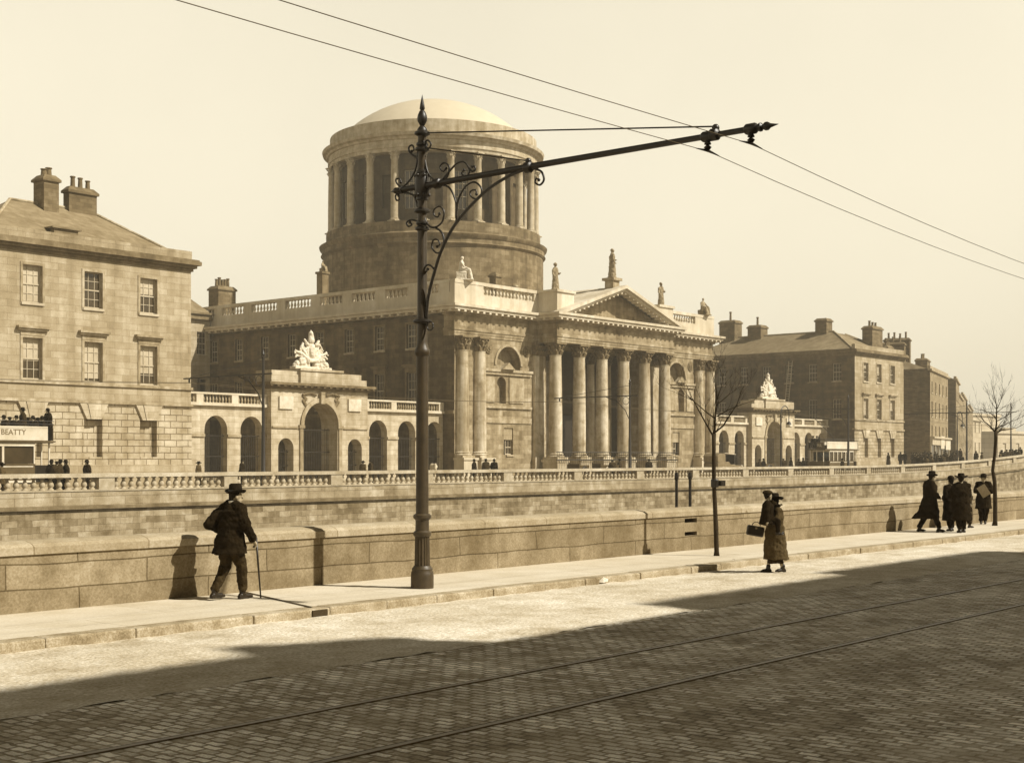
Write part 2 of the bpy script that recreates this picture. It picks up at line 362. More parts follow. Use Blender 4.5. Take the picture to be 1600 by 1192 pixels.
# kerb stones with slightly uneven edges, the path, a narrow dark strip across it
rk = random.Random(5); kb = MB(); x = -10.0
while x < 130:
    w = rk.uniform(1.1, 1.9); dy = rk.uniform(-.012, .012); dz = rk.uniform(-.006, .006)
    kb.box(x+.002, x+w-.002, 14.80+dy, 15.12, -.2, .002+dz); x += w
kb.box(130, 520, 14.8, 15.12, -.2, .002)
struct('kerb', kb, 'kerb', bevel=.025)
struct('pavement', MB().box(-60, 520, 15.121, 17.52, -.2, 0), 'pave')
tag((lambda mb: mb.add([(13.2,14.97,.006),(13.28,14.97,.006),(14.1,17.5,.006),(14.02,17.5,.006)], [(0,1,2,3)]))(MB()).build('pavement_strip', 'groove'), 'narrow dark strip crossing the pale pavement by the walking man', 'drain')
MB().box(13.1, 13.38, 14.77, 14.99, -.11, -.02).build('kerb_patch', 'groove', COL.objects['pavement_strip'])
struct('south_pavement', MB().box(-60, 520, -4.0, -3.2, -.2, .01), 'kerb')
struct('far_road', MB().box(-60, 300, RIV1+.41, 76.0, .2, .304), 'farroad')

# near river wall: granite courses, rounded coping; two slots cut right through it
fN = Face('F', 17.5)
slots = [(26.9, 27.42, .64, .74, False, .45, True), (26.9, 27.42, .34, .43, False, .45, True)]
nw = thing('river_wall', 'low near river wall of granite courses along the pale pavement', 'wall', (30, 17.8, 0))
mb = MB(); fN.wall(mb, -40, 520, -.1, .86, slots); mb.box(-40, 520, 17.52, 18.1, -4.7, -.1)
mb.quad((-40,18.1,-.1),(520,18.1,-.1),(520,18.1,.86),(-40,18.1,.86)); mb.build('masonry', 'nearwall', nw)
prof = [(17.47,.80),(17.47,.905),(17.53,.95),(17.68,.985),(17.95,.985),(18.1,.95),(18.15,.90),(18.15,.80)]
cp = MB(); xs = [-40, 520]
cp.add([(x, y, z) for x in xs for y, z in prof], [(i, (i+1) % 8, 8+(i+1) % 8, 8+i) for i in range(8)] + [tuple(range(8)), tuple(range(15,7,-1))])
cp.build('coping', 'coping', nw)
# dark sheets standing in for the shade inside the two slots
for o in slots: MB().box(o[0]+.01, o[1]-.01, 17.93, 17.95, o[2]+.005, o[3]-.005).build('slot_shade', 'groove', nw)
# rusty vertical iron handrail posts of the river ladder
for i, (px, lb) in enumerate(((28.0, 'left of two thin iron ladder posts rising behind the near wall'), (28.6, 'right of two thin iron ladder posts rising behind the near wall, beside the tree'))):
    p = MB(); py = 18.45; p.tube([(px,py,-4), (px,py,1.62)], .036, 8); p.lathe([(.036,1.6),(.052,1.64),(.052,1.70),(.04,1.78),(.01,1.80)], px, py, n=10)
    p.tube([(px,py,-.9),(px,18.1,-.9)], .03, 6)
    tag(p.build('ladder_post', 'iron', None, 40), lb, 'iron post', 'iron ladder posts at the near wall')

# far quay wall and balustrade
def ramp(x):
    x -= 112
    return 0 if x < 0 else .00055 * x * x
xs = [-60, 0] + [20 + 7.24*.5*k for k in range(0, 52)]
qw = thing('quay_wall', 'far river wall of mottled stone with a string course darkened as its shadow line', 'wall', (60, 56, 0))
def strip(name, m, y0, y1, za, zb, x0=-60, x1=205, par=qw):
    q = MB(); X = [x for x in xs if x0 <= x <= x1]
    if X[0] > x0: X = [x0] + X
    if X[-1] < x1: X.append(x1)
    v = []; fs = []
    for x in X:
        r = ramp(x); a = za if za < -3 else za + r
        v += [(x,y0,a), (x,y1,a), (x,y1,zb+r), (x,y0,zb+r)]
    for i in range(len(X)-1):
        for k in range(4): fs.append((i*4+k, i*4+(k+1) % 4, i*4+4+(k+1) % 4, i*4+4+k))
    fs += [(0,1,2,3), tuple(len(v)-4+k for k in (3,2,1,0))]
    return q.add(v, fs).build(name, m, par)
strip('masonry', 'quaylow', 56.05, 56.75, -4.7, -.22)
strip('string_course', 'trim_dark', 55.9, 56.7, -.219, -.06)  # shadow line of the projecting course is put into its dark tone
strip('upper_wall', 'quay', 56.02, 56.6, -.059, .60)
qb = thing('quay_balustrade', 'long stone balustrade along the far river edge', 'balustrade', (60, 56.2, .6))
strip('bottom_rail', 'baluster', 55.98, 56.5, .602, .68, par=qb)
strip('top_rail', 'quayrail', 55.93, 56.55, 1.24, 1.42, par=qb)
piers = [36.9 + 7.24*k for k in range(-2, 22)]
for px in piers:
    r = ramp(px); MB().box(px-.42, px+.42, 55.97, 56.51, .681+r*.999-.03, 1.241+r).build('pier', 'baluster', qb)
bal = []
for k, px in enumerate(piers[:-1]):
    nx = piers[k+1]
    if px < 127:
        for i in range(15):
            x = px+.42+(i+.5)*(6.4/15); bal.append(x)
bal = [x for x in bal if x > 29]
bme = MB().lathe(baluster_prof(.68, 1.241, .145), n=10, cap=False).build('baluster', 'baluster', None, True)
first = True
for x in bal[:100]:
    o = bme if first else bme.copy()
    if not first: COL.objects.link(o)
    first = False; o.parent = qb; o.location = (x-60, .02, -.6+ramp(x))
rest = MB()
for x in bal[100:]: 
    o_ = len(rest.v); rest.lathe(baluster_prof(.68, 1.241, .145), x, 56.22, n=7, cap=False)
    for i in range(o_, len(rest.v)): rest.v[i] = (rest.v[i][0], rest.v[i][1], rest.v[i][2]+ramp(x))
tag(rest.build('baluster', 'baluster', qb, True), kind='stuff')
sp = MB()
for px in piers:
    if px > 127: r = ramp(px+3.6); sp.box(px+.42, px+6.82, 56.12, 56.35, .6+r*.9, 1.26+r*.95)
sp.build('solid_panel', 'quay', qb)

# ================================================================== PAVILION BLOCKS
def slab(mb, x0, x1, y0, y1, p, z0, z1): return mb.box(x0-p, x1+p, y0-p, y1+p, z0, z1)
def hip(mb, x0, x1, y0, y1, z0, z1, axis='x', wa=None, wb=None):
    w = (y1-y0)/2 if axis == 'x' else (x1-x0)/2; wa = w if wa is None else wa; wb = w if wb is None else wb
    if axis == 'x': ym = (y0+y1)/2; a, b = (x0+wa, ym, z1), (x1-wb, ym, z1)
    else: xm = (x0+x1)/2; a, b = (xm, y0+wa, z1), (xm, y1-wb, z1)
    c = [(x0,y0,z0),(x1,y0,z0),(x1,y1,z0),(x0,y1,z0), a, b]
    if axis == 'x': f = [(0,1,5,4),(1,2,5),(2,3,4,5),(3,0,4),(3,2,1,0)]
    else: f = [(0,1,4),(1,2,5,4),(2,3,5),(3,0,4,5),(3,2,1,0)]
    return mb.add(c, f)
def pavilion(name, label, x0, x1, y0, y1, wx, west, bx=None):
    t = thing(name, label, 'building', ((x0+x1)/2, y0, .3), 'matching side blocks of the courthouse')
    fF = Face('F', y0); hw = .66
    up = [(x-hw, x+hw, 11.65, 13.95, False, .35) for x in wx]; md = [(x-hw, x+hw, 6.95, 9.5, False, .35) for x in wx]
    bl = [(x-hw, x+hw, 2.2, 4.6, False, .38, True) for x in wx]
    w = MB(); fF.wall(w, x0, x1, 5.75, 14.75, up+md)
    w.quad((x0,y1,.3),(x1,y1,.3),(x1,y1,14.75),(x0,y1,14.75))
    if west: pass
    w.quad((x1,y0,.3),(x1,y1,.3),(x1,y1,14.75),(x1,y0,14.75))
    w.quad((x0,y0,.3),(x0,y1,.3),(x0,y1,14.75),(x0,y0,14.75)) if not west else None
    w.build('wall', 'ashlar', t)
    r = MB(); fF.wall(r, x0-.06, x1+.06, 1.7, 5.6, bl); r.build('rusticated_wall', 'rustic', t); 
    for v in range(len(COL.objects['rusticated_wall'].data.vertices) if False else 0): pass
    b = MB(); fF.box(b, x0-.16, x1+.16, -.16, .5, .3, 1.70); b.build('plinth', 'ashlar', t)
    g = MB(); fF.box(g, x0-.1, x1+.1, -.14, .3, 5.6, 5.78); fF.box(g, x0-.1, x1+.1, -.12, .3, 6.72, 6.9); g.build('string_course', 'trim', t)
    for x in wx:
        k = MB()
        for i, (ta, tb) in enumerate(((-.34,-.17),(-.16,.16),(.17,.34))):
            q0 = x + ta*1.55; q1 = x + tb*1.55; p0 = x + ta*3.0; p1 = x + tb*3.0
            d = -.14 if i != 1 else -.18
            vs = [fF.p(a, dd, z) for dd in (d, .05) for a, z in ((q0,4.6),(q1,4.6),(p1,5.58),(p0,5.58))]
            k.add(vs, [(0,1,2,3),(7,6,5,4),(0,4,5,1),(1,5,6,2),(2,6,7,3),(3,7,4,0)])
        k.build('keystone', 'ashlar_pale', t)
    s_ = MB()
    for x in wx:
        s_ = MB(); surround(fF, s_, x-hw, x+hw, 11.5, 13.95); s_.build('window_surround', 'trim', t)
        s_ = MB(); surround(fF, s_, x-hw, x+hw, 6.9, 9.5); hood(fF, s_, x-hw, x+hw, 10.05); s_.build('window_surround', 'trim', t)
    for i, x in enumerate(wx):
        sash(fF, x-hw, x+hw, 11.65, 13.95, .22, t, 3, 4, ((.95, 0, .45), (.3, .6, .12))[west][i % 3], 2); sash(fF, x-hw, x+hw, 6.95, 9.5, .22, t, 3, 4, ((.55, .9, .7), (.8, .2, .5))[west][i % 3], 2)
    if west:
        fL = Face('L', x0); ys = [79.3+3.3*k for k in range(6)]; ops = []
        for y in ys: ops += [(y-.6, y+.6, 11.65, 13.85, False, .3), (y-.6, y+.6, 6.95, 9.4, False, .3)]
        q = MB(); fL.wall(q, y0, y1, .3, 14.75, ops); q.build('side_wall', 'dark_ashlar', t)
        for y in ys: sash(fL, y-.6, y+.6, 11.65, 13.85, .2, t, 3, 4, 0); sash(fL, y-.6, y+.6, 6.95, 9.4, .2, t, 3, 4, 0)
    c = MB(); slab(c, x0, x1, y0, y1, .12, 14.75, 14.95); slab(c, x0, x1, y0, y1, .3, 14.951, 15.15); slab(c, x0, x1, y0, y1, .52, 15.151, 15.42); slab(c, x0, x1, y0, y1, .42, 15.421, 15.53)
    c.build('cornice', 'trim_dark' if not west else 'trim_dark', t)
    p = MB(); p.box(x0-.05, x1+.05, y0-.05, y0+.4, 15.53, 16.12)
    p.box(x0-.05, x0+.35, y0+.4, y1, 15.53, 16.0) if not west else None; p.box(x1-.35, x1+.05, y0+.4, y1, 15.53, 16.0); p.build('parapet', 'ashlar', t)
    return t
lb = pavilion('pavilion_building', 'three storey pale stone block at the left edge, its hipped roof with two chimneys', 42.2, 57.25, 76.9, 98, (45.45, 49.7, 53.85), False)
r = MB(); hip(r, 42.6, 56.9, 77.3, 86.5, 15.7, 18.75, 'x', 4.2, 4.2); hip(r, 43.2, 56.4, 84, 97.9, 15.68, 18.2, 'y', 5, 5); r.build('roof', 'slate', lb)
rr = MB(); 
for a, b in (((42.6,77.3,15.72),(46.8,81.9,18.8)), ((56.9,77.3,15.72),(52.7,81.9,18.8)), ((46.8,81.9,18.8),(52.7,81.9,18.8))): rr.tube([a,b], .1, 6)
rr.build('ridge_lead', 'trim', lb)
chimney(lb, 48.75, 49.85, 81.1, 82.35, 17.6, 20.55, 2, poth=.5, pr=.2)
chimney(lb, 50.85, 52.95, 81.5, 82.2, 17.4, 20.15, 3, poth=.65)
d = MB(); d.box(47.6, 49.3, 78.0, 79.6, 15.9, 16.62); d.box(47.4, 49.5, 77.85, 79.9, 16.62, 16.72); d.build('dormer', 'slate', lb)
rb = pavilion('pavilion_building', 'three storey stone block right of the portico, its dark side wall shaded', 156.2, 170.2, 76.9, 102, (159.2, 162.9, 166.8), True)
r = MB(); hip(r, 156.4, 166.9, 77.3, 102, 15.6, 18.35, 'y', 5.2, 5.2); hip(r, 157.2, 169.8, 77.5, 87.5, 15.62, 18.2, 'x', 5, 5); r.build('roof', 'slate', rb)
rr = MB()
for a, b in (((156.4,77.3,15.62),(161.65,82.5,18.4)), ((161.65,82.5,18.4),(161.65,96.8,18.4)), ((169.8,77.5,15.65),(164.8,82.5,18.25))): rr.tube([a,b], .1, 6)
rr.build('ridge_lead', 'trim', rb)
def X_at(u, Y): a = (u-800)/2150; return Y*(.7638+.6454*a)/(.6454-.7638*a)
chimney(rb, 161.0, 162.6, 83.2, 84.8, 17.2, 20.0, 0)
chimney(rb, 160.7, 162.5, 92.6, 94.6, 16.8, 19.7, 1, potaxis='y', poth=1.2)
chimney(rb, 160.7, 162.6, 96.6, 99.0, 16.6, 20.6, 1, potaxis='y', poth=1.3)
chimney(rb, 164.6, 167.6, 78.6, 80.0, 15.7, 19.0, 3, poth=.6)
chimney(rb, 168.2, 169.8, 78.2, 79.0, 15.6, 16.7, 3, poth=.5)

# ================================================================== COLUMNS AND CAPITALS
def capital(mb, x, y, z0, z1, r, leaves=8, full=True):
    h = z1-z0
    mb.lathe([(r*.92, z0), (r*1.02, z0+.03*h), (r*.9, z0+.07*h), (r*.92, z0+.5*h), (r*1.1, z0+.8*h), (r*1.3, z0+.86*h)], x, y, n=16, cap=False)
    for tier, (a, b, o) in enumerate(((.06,.40,1.22),(.34,.70,1.34))):
        for i in range(leaves):
            an = 2*PI*(i+.5*tier)/leaves; c, s_ = math.cos(an), math.sin(an)
            mb.tube([(x+c*r*.9, y+s_*r*.9, z0+a*h), (x+c*r*1.02, y+s_*r*1.02, z0+(a+b)/2*h), (x+c*r*o, y+s_*r*o, z0+b*h), (x+c*r*(o+.1), y+s_*r*(o+.1), z0+(b-.09)*h)], [r*.17, r*.22, r*.16, r*.07], 5, up=(c, s_, 0))
    for i in range(4):
        an = PI/4+PI/2*i; c, s_ = math.cos(an), math.sin(an)
        mb.tube([(x+c*r*1.0, y+s_*r*1.0, z0+.6*h), (x+c*r*1.45, y+s_*r*1.45, z0+.8*h), (x+c*r*1.6, y+s_*r*1.6, z0+.74*h)], [r*.12, r*.17, r*.13], 5)
    k = r*1.32; mb.box(x-k, x+k, y-k, y+k, z0+.87*h, z1-.002)
def column(parent, x, y, r, z0, z1, zc, m='column', n=24, leaves=8, base=True):
    """shaft z0..z1 with base, capital z1..zc as a sub-part"""
    b = MB()
    if base:
        k = r*1.32; hb = r*.9
        b.box(x-k, x+k, y-k, y+k, z0, z0+hb*.35)
        b.lathe([(r*1.3, z0+hb*.35), (r*1.36, z0+hb*.45), (r*1.3, z0+hb*.58), (r*1.12, z0+hb*.65), (r*1.1, z0+hb*.75), (r*1.2, z0+hb*.85), (r*1.12, z0+hb*.95), (r*1.0, z0+hb)], x, y, n=n, cap=False)
        zz = z0+hb
    else: zz = z0
    H = z1-zz
    b.lathe([(r, zz), (r, zz+.3*H), (r*.97, zz+.55*H), (r*.92, zz+.8*H), (r*.86, z1-.12), (r*.9, z1-.1), (r*.9, z1-.02)], x, y, n=n, cap=False)
    c = b.build('column', m, parent, 40)
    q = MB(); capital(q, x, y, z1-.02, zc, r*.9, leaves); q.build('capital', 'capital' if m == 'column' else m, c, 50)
    return c

# ================================================================== THE DOMED COURTHOUSE
ch = thing('domed_courthouse', 'grand stone courthouse with columned portico, round colonnaded drum and pale dome', 'building', (106.8, 79.3, .3))
XL, XR, YF, YB = 86.25, 127.35, 79.3, 122.0
PX0, PX1, PY = 97.35, 116.25, 76.95
fF = Face('F', YF)
w = MB()
def mir(a): return 213.6 - a
bayops = [(91.65, 94.95, 9.96, 12.0, True, .9, True), (91.8, 93.0, 6.95, 9.3, True, .55, True), (92.7, 94.0, 2.4, 4.8, False, .35)]
bayR = [(mir(o[1]), mir(o[0])) + o[2:] for o in bayops]
fF.wall(w, XL, 98.7, .3, 12.6, bayops); w.build('front_wall', 'ashlar_front', ch); w = MB(); fF.wall(w, 114.9, XR, .3, 12.6, bayR)
# porch recess
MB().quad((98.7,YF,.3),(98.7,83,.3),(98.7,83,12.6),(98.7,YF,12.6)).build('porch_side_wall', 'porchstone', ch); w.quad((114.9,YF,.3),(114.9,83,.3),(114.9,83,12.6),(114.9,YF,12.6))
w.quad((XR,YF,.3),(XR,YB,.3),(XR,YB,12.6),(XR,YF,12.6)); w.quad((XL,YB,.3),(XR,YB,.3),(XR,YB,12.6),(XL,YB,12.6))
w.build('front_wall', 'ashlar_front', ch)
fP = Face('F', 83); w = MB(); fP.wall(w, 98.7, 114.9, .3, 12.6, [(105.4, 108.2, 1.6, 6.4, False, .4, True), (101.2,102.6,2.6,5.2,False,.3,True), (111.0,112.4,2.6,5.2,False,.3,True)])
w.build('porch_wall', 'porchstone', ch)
MB().box(105.5, 108.1, 83.3, 83.38, 1.6, 6.3).build('porch_door', 'iron', ch)
fW = Face('L', XL); wy = [84.4+3.95*k for k in range(9)]
ops = []
for y in wy: ops += [(y-.6, y+.6, 11.7, 13.85, False, .3), (y-.6, y+.6, 6.6, 9.6, False, .3)]
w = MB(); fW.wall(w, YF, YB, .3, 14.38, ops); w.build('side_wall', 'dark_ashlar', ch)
t_ = MB()
for y in wy:
    t_ = MB(); surround(fW, t_, y-.6, y+.6, 11.6, 13.85, .14, .05); t_.build('window_surround', 'trim_dark', ch)
    t_ = MB(); surround(fW, t_, y-.6, y+.6, 6.6, 9.6, .14, .05); hood(fW, t_, y-.6, y+.6, 10.15, .35); t_.build('window_surround', 'trim_dark', ch)
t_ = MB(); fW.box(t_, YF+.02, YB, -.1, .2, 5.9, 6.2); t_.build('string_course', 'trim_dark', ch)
for y in wy: sash(fW, y-.6, y+.6, 11.7, 13.85, .2, ch); sash(fW, y-.6, y+.6, 6.6, 9.6, .2, ch)
# bay dressings, left and right
for sgn in (0, 1):
    g = (lambda a, b: (a, b)) if not sgn else (lambda a, b: (mir(b), mir(a)))
    t_ = MB()
    fF.box(t_, *g(90.0, 96.5), -.28, .02, 9.72, 9.95); fF.box(t_, *g(90.05, 96.45), -.16, .02, 9.45, 9.719)
    for a, b in ((90.15, 91.45), (93.4, 95.4)): fF.box(t_, *g(a, b), -.09, .02, 7.0, 9.25)
    fF.box(t_, *g(90.0, 96.5), -.16, .02, 6.5, 6.72); fF.box(t_, *g(90.0, 96.5), -.1, .02, 5.2, 5.66)
    # little pediment over the niche
    a, b = g(92.05, 93.75); t_.add([(a,YF-.5,9.951),(b,YF-.5,9.951),((a+b)/2,YF-.5,10.55),(a,YF,9.951),(b,YF,9.951),((a+b)/2,YF,10.55)], [(0,1,2),(0,2,5,3),(1,4,5,2),(3,4,1,0)])
    # archivolt of the lunette and roundel
    cx = 93.3 if not sgn else mir(93.3); N = 16
    for i in range(N):
        a0, a1 = PI*i/N, PI*(i+1)/N
        t_.add([fF.p(cx+rr_*math.cos(a), d_, 10.35+rr_*math.sin(a)) for d_ in (-.1, .05) for rr_, a in ((1.66,a0),(1.66,a1),(1.9,a1),(1.9,a0))], [(0,1,2,3),(0,4,5,1),(2,6,7,3)])
    t_.build('bay_dressing', 'trim', ch)
    for rx in (90.65, 95.9):
        rx = rx if not sgn else mir(rx); o_ = MB()
        for rr_, h in ((.5, .1), (.34, .16), (.16, .24)):
            o_.add([fF.p(rx+rr_*math.cos(2*PI*i/16), d_, 11.75+rr_*math.sin(2*PI*i/16)) for d_ in (-h, .02) for i in range(16)], [tuple(range(16))] + [(i, (i+1) % 16, 16+(i+1) % 16, 16+i) for i in range(16)])
        o_.build('roundel', 'capital', ch)
    fF.box(t_ := MB(), *g(92.7, 94.0), .1, .3, 3.75, 4.79); t_.build('blocked_window', 'ashlar', ch)
    a, b = g(93.1, 94.0); sash(fF, a+.02, b-.02, 2.42, 3.74, .22, ch, 2, 2)
    # corner columns on pedestals, pilaster beside the porch
    for cx in (87.05, 89.3):
        cx = cx if not sgn else mir(cx)
        column(ch, cx, YF-.15, .60, 2.15, 11.35, 12.56)
        p_ = MB(); p_.box(cx-.86, cx+.86, YF-1.15, YF-.002, .3, 1.95); p_.box(cx-.95, cx+.95, YF-1.24, YF-.002, 1.951, 2.148); p_.box(cx-.93, cx+.93, YF-1.22, YF-.002, .25, .55); p_.build('pedestal', 'parapet', ch)
    a, b = g(96.75, 98.15); p_ = MB(); fF.box(p_, a, b, -.3, .01, 2.2, 11.4); fF.box(p_, a-.15, b+.15, -.45, .01, .3, 2.199); p_.build('pilaster', 'column', ch)
    p_ = MB(); fF.box(p_, a-.1, b+.1, -.42, .01, 11.4, 12.56)
    for i in range(6):
        xx = a-.05+(b-a+.1)*i/5
        for zz in (11.5, 11.95): p_.tube([(xx,YF-.4,zz),(xx,YF-.55,zz+.25),(xx,YF-.68,zz+.36)], [.1,.12,.06], 5)
    p_.build('pilaster_capital', 'capital', ch)
# portico columns
for i in range(6):
    cx = 97.98 + i*(17.64/5)
    column(ch, cx, 77.62, .62, 2.0, 11.45, 12.56)
    p_ = MB(); p_.box(cx-.84, cx+.84, 76.78, 78.46, .3, 1.75); p_.box(cx-.92, cx+.92, 76.7, 78.54, 1.751, 1.998); p_.build('pedestal', 'ashlar_pale', ch)
for cx in (100.6, 103.4, 110.2, 113.0): column(ch, cx, 82.9, .5, 1.62, 11.45, 12.56, n=16)
st = MB(); st.box(98.7, 114.9, 78.5, 83, .3, 1.6); 
for i in range(4): st.box(98.9, 114.7, 77.1+.3*i, 78.499, .3+.3*i+.002, .6+.3*i)
st.build('porch_steps', 'trim', ch)
rl = MB()
for z in (1.95, 2.65): rl.tube([(96.9,76.66,z),(116.6,76.66,z)], .045, 6)
for i in range(60): rl.tube([(97+i*.33,76.66,1.0),(97+i*.33,76.66,2.7)], .018, 4)
rl.build('porch_railing', 'iron', ch)
# entablature
e = MB()
for p, z0, z1 in ((.06,12.58,12.82),(.10,12.821,13.06),(.16,13.061,13.25),(.04,13.251,14.38),(.22,14.381,14.58)):
    e.box(XL-p, XR+p, YF-p, YF+1.2, z0, z1); e.box(PX0-p, PX1+p, PY-p, YF+.5, z0+.0015, z1+.0015)
e.box(98.0, 115.6, YF+1.2, 83.6, 12.58, 12.9); e.box(XL+.35, XR-.1, YF+1.25, YB-.1, 14.0, 14.7); e.build('entablature', 'ashlar_front', ch)
c = MB(); slab(c, XL, XR, YF, YB, .85, 14.74, 14.98); slab(c, XL, XR, YF, YB, 1.02, 14.981, 15.2)
c.box(PX0-.8, PX1+.8, PY-.85, YF, 14.742, 14.983); c.box(PX0-.95, PX1+.95, PY-1.0, YF, 14.984, 15.205)
c.box(XL-.3, XR+.3, YF-.3, YB, 14.581, 14.739); c.box(PX0-.3, PX1+.3, PY-.3, YF, 14.583, 14.741)
c.build('cornice', 'parapet', ch)
mo = MB()
def mods(fc, a0, a1, d=-.82, z0=14.56, z1=14.74, pitch=.78, w_=.26):
    n_ = int((a1-a0)/pitch)
    for i in range(n_+1): a = a0+(a1-a0)*i/n_; fc.box(mo, a-w_/2, a+w_/2, d, -.302, z0, z1)
mods(fF, XL-.3, PX0-.9); mods(fF, PX1+.9, XR+.3); mods(Face('F', PY), PX0-.3, PX1+.3); mods(Face('L', XL), YF-.2, YB, pitch=1.0); mods(Face('L', PX0), PY, YF-.7); mods(Face('R', XR), YF, YB, pitch=1.0)
tag(mo.build('modillion', 'parapet', ch), kind='stuff')
# pediment
pd = MB(); AX, AZ = 106.8, 18.49
rk_ = MB()
for sg in (1, -1):
    def R_(x, z): return (AX + sg*(AX-x)*-1, z) if sg == 1 else (AX + (AX-x), z)
    for y0, y1, pts in ((75.95, 77.0, [(96.6,15.21),(106.8,18.52),(106.8,18.22),(97.55,15.21)]), (76.2, 77.0, [(97.56,15.21),(106.8,18.218),(106.8,17.98),(98.3,15.21)])):
        q = [R_(*p) for p in pts]
        rk_.add([(x,y0,z) for x, z in q]+[(x,y1,z) for x, z in q], [(0,1,2,3),(7,6,5,4),(0,4,5,1),(2,6,7,3),(3,7,4,0)])
    for i in range(1, 13):
        x = 98.6+(106.8-98.6)*i/12.5; z = 15.21+(x-98.3)*(17.98-15.21)/8.5
        xx = R_(x, z)[0]; rk_.box(xx-.13, xx+.13, 76.3, 76.99, z-.2, z+.06)
rk_.build('raking_cornice', 'parapet', ch)
pd.add([(97.6,77.85,15.2),(116.0,77.85,15.2),(106.8,77.85,18.2)], [(0,1,2)]); pd.build('tympanum', 'ashlar_front', ch)
rf = MB(); y0, y1 = 76.9, 90
v = [(96.9,y0,15.22),(106.8,y0,18.45),(116.7,y0,15.22),(96.9,y1,15.22),(106.8,y1,18.45),(116.7,y1,15.22)]
rf.add(v, [(0,1,4,3),(1,2,5,4),(3,4,5)]); rf.build('portico_roof', 'parapet', ch)
at = MB(); at.box(97.4, 99.9, 76.98, 80, 15.21, 17.12); at.box(97.25, 100.0, 76.84, 80.1, 17.121, 17.35); at.box(113.7, 116.2, 76.98, 80, 15.21, 17.12); at.box(113.6, 116.35, 76.84, 80.1, 17.121, 17.35)
at.box(99.9, 113.7, 79.0, 80, 15.21, 17.0)
at.build('attic_block', 'parapet', ch)
MB().box(106.3, 107.3, 77.2, 78.2, 18.0, 19.05).box(106.1, 107.5, 77.0, 78.4, 19.05, 19.3).build('statue_pedestal', 'trim', ch)
# roof parapet with balustrades
pp = MB(); bs_ = MB()
for a0, a1 in ((XL-.1, 97.39), (116.21, XR+.1)):
    pp.box(a0, a1, YF-.12, YF+.42, 15.205, 16.3); pp.box(a0, a1, YF-.16, YF+.46, 17.06, 17.35)
pp.box(XL-.1, 89.85, YF-.12, YF+.42, 16.301, 17.059); pp.box(96.85, 97.39, YF-.12, YF+.42, 16.301, 17.059)
pp.box(116.21, 116.75, YF-.12, YF+.42, 16.301, 17.059); pp.box(123.75, XR+.1, YF-.12, YF+.42, 16.301, 17.059)
def bay(fc, a, b, r_=.13):
    q = MB(); balusters(fc, q, a, b, .15, 16.3, 17.06, .46, r_); q.build('roof_balustrade', 'parapet', ch, 50)
bay(fF, 89.85, 96.85, .14); bay(fF, 116.75, 123.75, .14)
pc = [80.4, 84.1, 88.2, 92.5, 96.8, 101.7, 106.7, 111.3, 116, 121]
for X0, X1, fc in ((XL-.1, XL+.4, Face('L', XL)), (XR-.4, XR+.1, Face('R', XR))):
    pp.box(X0, X1, YF+.43, YB, 15.205, 16.3); pp.box(X0-.04, X1+.04, YF+.47, YB, 17.06, 17.35)
    for y in pc: pp.box(X0, X1, y-.6, y+.6, 16.301, 17.059)
    for a, b in zip(pc, pc[1:]): bay(fc, a+.6, b-.6)
pp.box(XL-.1, XR+.1, YB-.4, YB+.1, 15.206, 17.0)
pp.build('roof_parapet', 'parapet', ch)
MB().box(XL+.45, XR-.45, YF+.5, YB-.5, 15.2, 15.9).build('flat_roof', 'slate', ch)
# rooftop chimneys and vents
chimney(ch, 87.2, 89.4, 112.6, 114.2, 15.9, 19.5, 5, poth=.8)
chimney(ch, 98.9, 99.7, 85.6, 86.4, 15.9, 19.7, 0)
v_ = MB()
for x, y, h in ((101.6,85.5,18.6),(102.6,85.0,18.3)): v_.tube([(x,y,15.8),(x,y,h)], .22, 10); v_.tube([(x,y,h),(x,y,h+.15)], .34, 10)
v_.build('roof_vent', 'trim', ch)
# the drum
dx, dy = DC[0], DC[1]
MB().lathe([(11.7,15.8),(11.7,23.1),(11.78,23.12),(11.95,23.3),(11.85,23.45),(11.85,23.8),(12.05,24.0),(12.12,24.25),(11.5,24.4),(11.38,24.5),(11.38,25.55),(9.6,25.6)], dx, dy, n=96, cap=False).build('drum_base', 'drumstone', ch, 30)
fc = Face('C', (dx, dy, 9.7))
def pC(s, a, d, z): cx, cy, R = s.at; an = a; return (cx+(R-d)*math.cos(an), cy+(R-d)*math.sin(an), z)
class FaceC(Face):
    def p(s, a, d, z): return pC(s, a, d, z)
fc = FaceC('C', (dx, dy, 9.7)); w = MB(); wn = []
for k in range(24):
    a = math.radians(15*k); h = math.radians(4.3)
    if k % 2 == 0: op = [(a-h, a+h, 27.0, 30.9, False, .35)]; wn.append((a, h))
    else: op = [(a-h*.9, a+h*.9, 27.2, 30.5, False, .3, True)]
    d7 = math.radians(7.5)
    for s0, s1, oo in ((a-d7, a-h, []), (a-h, a+h, op), (a+h, a+d7, [])):
        if oo: 
            for q0, q1 in ((s0, s1),): fc.wall(w, q0, q1, 25.58, 32.6, oo)
        else: fc.wall(w, s0, s1, 25.58, 32.6)
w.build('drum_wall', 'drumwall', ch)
for a, h in wn:
    g = MB(); g.quad(fc.p(a-h,.3,27.0), fc.p(a+h,.3,27.0), fc.p(a+h,.3,30.9), fc.p(a-h,.3,30.9)); 
    f_ = MB()
    for t in (-1, -.33, .33, 1): f_.tube([fc.p(a+h*t*.95,.25,27.0), fc.p(a+h*t*.95,.25,30.9)], .045, 4)
    for z in (27.05, 28.3, 29, 29.6, 30.85): f_.tube([fc.p(a-h,.25,z), fc.p(a+h,.25,z)], .045, 4)
    o = f_.build('window', 'frame', ch); g.build('pane', 'glass', o)
